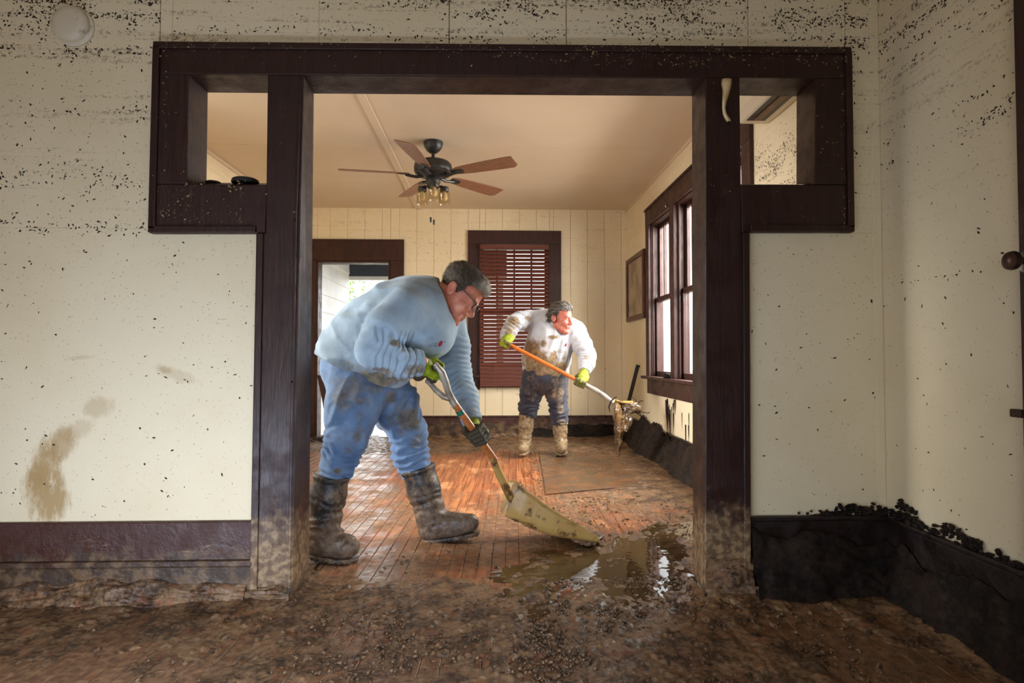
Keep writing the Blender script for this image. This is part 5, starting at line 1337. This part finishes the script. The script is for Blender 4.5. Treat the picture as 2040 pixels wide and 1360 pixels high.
fa = lambda V: sstep(.0, .10, (lambda q: q[:, 0]+.35*(q[:, 2]-.06)*0-.3*np.maximum(0, .03-q[:, 2]) + .45*np.maximum(0, .05-q[:, 2])*(q[:, 0] > -.03))(HM['to'](V)))
hair = sdf_obj('hair', hair_m, lo, hi, .0036, HRM, man, dict(front=fa))
hs = hair_strands('locks', hair.data, 5200, .020, lambda p: (np.array((.55, 0, -.35), np.float32)@HM['B'])[None].repeat(len(p), 0)+0*p, HRM, hair, 3, .0009, .9)
cov_ = np.empty(len(hs.data.vertices)*3, np.float32); hs.data.vertices.foreach_get('co', cov_); set_attr(hs.data, 'front', fa(cov_.reshape(-1, 3))); hs['kind'] = 'stuff'
go = lambda x, y, z: HM['out']((x, y, z))
GFM = simple('black_glasses_frame', (.012, .014, .016), (.02, .024, .03), 20, .3, .5)
m = MB()
for s in (-1, 1):
    m.tube([go(-.016, s*.082, .022), go(.03, s*.080, .024), go(.085, s*.074, .022), go(.112, s*.066, .018)], [.0026, .0024, .003, .0034], 8)
    rim = [go(.112-.03*(abs(math.cos(t)*.027+.034)/.066)**2*.5+.006, s*(.034+.027*math.cos(t)), .006+.019*math.sin(t)) for t in np.linspace(0, 2*PI, 25)]
    m.tube(rim, .0022, 6, cap=False)
m.tube([go(.118, -.008, .012), go(.122, 0, .014), go(.118, .008, .012)], .0022, 6)
gls = m.obj('glasses', GFM, man, smooth=True); gls['label'] = 'black framed glasses'
for s in (-1, 1):
    m = MB(); m.prism([tuple(go(.112-.03*(abs(math.cos(t)*.026+.034)/.066)**2*.5+.006, s*(.034+.026*math.cos(t)), .006+.018*math.sin(t))) for t in np.linspace(0, 2*PI, 21)[:-1]], tuple(HM['B'][0]*.0012))
    m.obj('lens', M['glass'], gls)

# ================================================================== the woman
wom = tag(empty('person', tuple(at(1082, 903, 5.72)*np.array((1, 1, 0)))), 'woman with dark grey hair in mud-stained white long-sleeved shirt standing with a long shovel', 'person')
wY = 5.60
yw, rl = math.radians(52), math.radians(6)
HW = head_frame(at(1116, 635, wY-.19), (math.sin(yw), -math.cos(yw), -.16), (.10, -.06, 1), 1.07)
torso = [J(1087, 728, wY, 45), J(1089, 708, wY-.02, 46.5), J(1098, 672, wY-.05, 44), J(1099, 657, wY-.05, 37), J(1105, 650, wY-.06, 21)]
shoul = [J(1052, 638, wY+.02, 19), J(1098, 640, wY-.05, 25), J(1144, 661, wY-.10, 24)]
armR = [J(1050, 638, wY+.02, 19.5), J(1036, 639, wY-.08, 18), J(1024, 643, wY-.16, 16), J(1014, 662, wY-.20, 14.5), J(1006, 678, wY-.24, 11.5)]
armL = [J(1146, 664, wY-.10, 23), J(1160, 688, wY-.16, 19.5), J(1170, 708, wY-.22, 17), J(1169, 724, wY-.30, 15), J(1164, 740, wY-.35, 11.5)]
legR = [J(1064, 748, wY+.02, 24), J(1058, 780, wY+.03, 22), J(1053, 810, wY+.05, 18.5), J(1052, 829, wY+.06, 16.5)]
legL = [J(1108, 748, wY+.02, 25), J(1109, 785, wY+.03, 20.5), J(1113, 818, wY+.05, 17.5), J(1115, 843, wY+.06, 15.5)]
neck = [J(1106, 652, wY-.08, 19), J(1112, 642, wY-.14, 16)]
waist = [J(1086, 722, wY, 44), J(1087, 742, wY, 43)]
bodyJ = torso+armR+armL+legR+legL+[(HW['o'], .15)]
def wom_body(P):
    q = HW['to'](P); d = head_sdf(q)*HW['s']; d = smin(d, chain(P, neck, None, 1, .02), .018); d = ears(q, d/HW['s'])*HW['s']
    for L, f in ((torso, .84), (shoul, .75), (armR, .6), (armL, .6), (legR, .66), (legL, .66)): d = smin(d, chain(P, L, None, 1, .02, f), .02)
    return d
SKW = skin('woman_skin', lin(200, 126, 106), lin(178, 92, 76), lin(150, 70, 64))
lo, hi = bounds(bodyJ, pad=.02); lo[2] = .25
sdf_obj('body', wom_body, lo, hi, .005, SKW, wom, face_attrs(HW)); eyes(HW, wom, IRIS)
whem = at(1087, 748, wY)
wcol = at(1120, 655, wY-.14); wcn = unit(np.array((.42, -.30, .86)))
def shirt_w(P):
    d = chain(P, torso, (0, 1, 0), .92, .05); d = smin(d, chain(P, shoul, None, 1, .03), .05)
    d = d+.004+folds(P, (.25, 0, 1), .075, .010, 31)
    d = d+.006*np.sin((P[:, 2]-.35*P[:, 0])*2*PI/.085+4*vnoise(P*7, 3))*sstep(.95, .78, P[:, 2])
    d = smax(d, half(P, whem+np.array((0, 0, -.005)), (-.10, 0, -1))+.02*(vnoise(P*8, 17)-.5), .01)
    aR = chain(P, armR, None, 1, .03)+wrinkles(P, armR[2][0], armR[4][0], .036, .0060, .12, 2)+wrinkles(P, armR[0][0], armR[2][0], .05, .005, .14, 12)
    aL = chain(P, armL, None, 1, .03)+wrinkles(P, armL[2][0], armL[4][0], .036, .0055, .13, 5)+wrinkles(P, armL[0][0], armL[2][0], .07, .0045, .14, 14)
    d = smin(d, cuff_cut(P, aR, armR), .03); d = smin(d, cuff_cut(P, aL, armL), .03)
    hole = chain(P, [(neck[0][0]+np.array((0, 0, .0)), .078), (HW['o'], .088)], None, 1, 0); d = smax(d, -hole, .006)
    d = smin(d, np.maximum(np.abs(hole)-.008, np.abs(chain(P, torso, (0, 1, 0), .92, .05)+.004)-.010), .006)
    return d
sp_w = [(s_(1016, 655, 5.35), (.10, .25, .13), .62), (s_(1172, 725, 5.22), (.06, .2, .08), .4), (s_(1075, 728, 5.36), (.34, .4, .17), 1.0), (s_(1058, 700, 5.4), (.12, .4, .16), .95), (s_(1105, 738, 5.36), (.2, .4, .12), .95), (s_(1088, 745, 5.4), (.32, .3, .16), .9), (s_(1080, 730, 5.38), (.30, .3, .13), 1.0), (s_(1060, 705, 5.36), (.13, .3, .14), .85), (s_(1050, 690, 5.42), (.06, .3, .12), .7), (s_(1103, 671, 5.32), (.07, .15, .035), .95), (s_(1083, 684, 5.34), (.035, .15, .045), .8), (s_(1052, 634, 5.45), (.06, .2, .05), .75), (s_(1022, 640, 5.4), (.07, .2, .06), .8), (s_(1014, 662, 5.36), (.06, .2, .06), .85),
        (s_(1110, 735, 5.36), (.14, .3, .08), .9), (s_(1170, 712, 5.28), (.05, .1, .05), .6), (s_(1162, 690, 5.3), (.03, .1, .05), .4), (s_(1120, 700, 5.34), (.10, .2, .035), .5)]
SHW = cloth('muddy_white_cotton', lin(200, 202, 206), lin(174, 177, 184), lin(110, 86, 52), lin(156, 128, 86), 26)
lo, hi = bounds(torso+shoul+armR+armL, pad=.03)
ws = sdf_obj('shirt', shirt_w, lo, hi, .0065, SHW, wom, dict(mud=lambda V: blotch(V, sp_w, 18, 23))); ws['label'] = 'white long-sleeved shirt soaked brown below the chest'
logo(ws, ws, 1126.5, 687, .012, .016, [(-.034, -.012, -.022, -.006), (-.036, .004, -.024, .010)])
def pants_w(P):
    d = chain(P, waist, (0, 1, 0), .9, .04)
    r_ = chain(P, legR, None, 1, .03)+wrinkles(P, legR[1][0], legR[3][0], .06, .006, .17, 1); l_ = chain(P, legL, None, 1, .03)+wrinkles(P, legL[1][0], legL[3][0], .055, .006, .17, 11)
    d = smin(d, smin(r_, l_, .015), .03)+folds(P, (.1, 0, 1), .06, .004, 41); d = smax(d, half(P, at(1087, 716, wY), (0, 0, 1)), .01)
    for L in (legR, legL): d = smax(d, np.where(rcone(P, L[-2][0], L[-1][0]-np.array((0, 0, .1)), .13, .13) < 0, half(P, L[-1][0]-np.array((0, 0, .012)), (0, 0, -1))+.014*(vnoise(P*24, 3)-.5), -1), .004)
    return d
sp_p = [(s_(1090, 775, 5.45), (.3, .3, .25), .42), (s_(1108, 785, 5.48), (.10, .2, .10), .75), (s_(1118, 815, 5.5), (.06, .2, .12), .7), (s_(1112, 760, 5.45), (.12, .2, .06), .5), (s_(1052, 775, 5.5), (.06, .2, .09), .4), (s_(1060, 755, 5.45), (.10, .2, .05), .45), (s_(1122, 842, 5.5), (.06, .2, .03), .7)]
PNW = cloth('muddy_slate_denim', lin(62, 64, 78), lin(42, 43, 54), lin(98, 80, 60), lin(158, 138, 112), 18, .8)
lo, hi = bounds(waist+legR+legL, pad=.03)
sdf_obj('trousers', pants_w, lo, hi, .0065, PNW, wom, dict(mud=lambda V: blotch(V, sp_p, 12, 28, 1.2)))
BTW = boot_mat('clay_caked_rubber', lin(58, 58, 50), lin(122, 100, 72), lin(166, 142, 106), .34, .56)
boot(wom, J(1050, 826, wY+.06, 15.5), [J(1048, 848, wY+.06, 14.2), J(1046, 872, wY+.05, 11.5)], J(1046, 885, wY+.06, 11), J(1042, 892, wY-.05, 10.5), J(1040, 894, wY-.11, 9.2), 1, BTW, h=.006)
boot(wom, J(1116, 840, wY+.06, 14.8), [J(1116, 858, wY+.06, 13.4), J(1117, 876, wY+.05, 11)], J(1118, 886, wY+.06, 11), J(1118.5, 892, wY-.05, 10.5), J(1119, 894.5, wY-.11, 9.2), 1, BTW, h=.006)
GLW = glove_mat('yellow_green_glove', lin(158, 170, 44), lin(96, 92, 44))
WAX = unit(WB-WA)
glove(wom, WA+WAX*.0, WAX, np.array(armR[-1][0]), (-.3, -.5, .75), .018, mat=GLW, h=.005, sc=1.15)
cL = WA+(WB-WA)*(1157-1009)/(1170-1009.); glove(wom, cL, WAX, np.array(armL[-1][0]), (.5, -.75, .6), .019, mat=GLW, h=.005, sc=1.25)
def hair_w(P):
    q = HW['to'](P); d = ell(q, (-.008, 0, .050), (.104, .084, .096)); d = smin(d, ell(q, (.024, 0, .10), (.06, .06, .045)), .03); d = smin(d, rcone(q, (-.072, -.03, .0), (-.085, -.045, -.095), .045, .022), .03)
    x, y, z = q[:, 0], np.abs(q[:, 1]), q[:, 2]
    line = np.where(x > .03, .072+(x-.03)*.25+.014*np.sin(q[:, 1]*150)*np.sin(q[:, 1]*61+1), np.where(x > .0, .0+(x)*2.35, -.12+0*x)); line = np.where((x <= .0) & (x > -.036), np.minimum(.034, .034+x*0), line)
    d = np.maximum(d, (line-z)*.7); return d*HW['s']+.016*(fbm(q*np.array((16, 75, 40), np.float32), 3, 15)-.5)
n = Nodes('woman_dark_grey_hair'); v = n.world(); hc = n.mix(n.ramp(n.attr('streak'), .42, .66), lin(40, 36, 34), lin(134, 122, 110)); n.bump(n.noise(v, 150, 5, .7), .004); HWM = n.out(hc, .55, .4)
hw = sdf_obj('hair', hair_w, HW['o']-.2, HW['o']+.2, .0045, HWM, wom, dict(streak=lambda V: fbm(HW['to'](V)*np.array((14, 90, 60), np.float32), 3, 25)))
hs = hair_strands('locks', hw.data, 3600, .040, lambda p: (np.array((-.8, 0, -.35), np.float32)@HW['B'])[None].repeat(len(p), 0)+0*p, HWM, hw, 5, .0014, .45); hs['kind'] = 'stuff'
set_attr(hs.data, 'streak', np.repeat(RNG.uniform(.3, .75, 3600), 5))

# ================================================================== slurry on the long shovel
sj = [J(1232, 807, 5.06, 8), J(1234, 830, 5.05, 10.5), J(1234, 855, 5.05, 9), J(1232, 880, 5.05, 6), J(1232, 906, 5.05, 2.6)]
sk = [J(1258, 808, 5.04, 6), J(1248, 826, 5.03, 9), J(1241, 850, 5.03, 7)]
lm = [J(1247, 856, 5.0, 4), J(1252, 836, 4.99, 7), J(1250, 814, 5.0, 8), J(1262, 812, 5.0, 11), J(1272, 814, 5.02, 8)]
def slurry(P):
    d = smin(chain(P, sj, (0, 1, 0), 1.4, .02), chain(P, sk, (0, 1, 0), 1.5, .02), .02)
    Q = P*np.array((40, 40, 11), np.float32); return d+.030*(fbm(Q, 3, 3)-.5)+.010*(fbm(P*60, 2, 5)-.5)
lo, hi = bounds(sj, sk, pad=.05)
o = sdf_obj('falling_slurry', slurry, lo, hi, .005, slm, None); tag(o, 'stream of tan slurry pouring off the long shovel blade', 'slurry', kind='stuff')
def lump(P): return chain(P, lm, (0, 1, 0), 1.3, .02)+.050*(fbm(P*26, 4, 9)-.5)
lo, hi = bounds(lm, pad=.06)
n = Nodes('glistening_mud'); v = n.world(); n.bump(n.noise(v, 60, 5), .004); gm = n.out(n.mix(n.ramp(n.noise(v, 30, 5), .35, .65), lin(60, 46, 34), lin(128, 104, 78)), .09, .7)
o = sdf_obj('slurry_lump', lump, lo, hi, .005, gm, None); tag(o, 'glistening mud lump hanging from the right side of the long shovel blade', 'mud', kind='stuff')
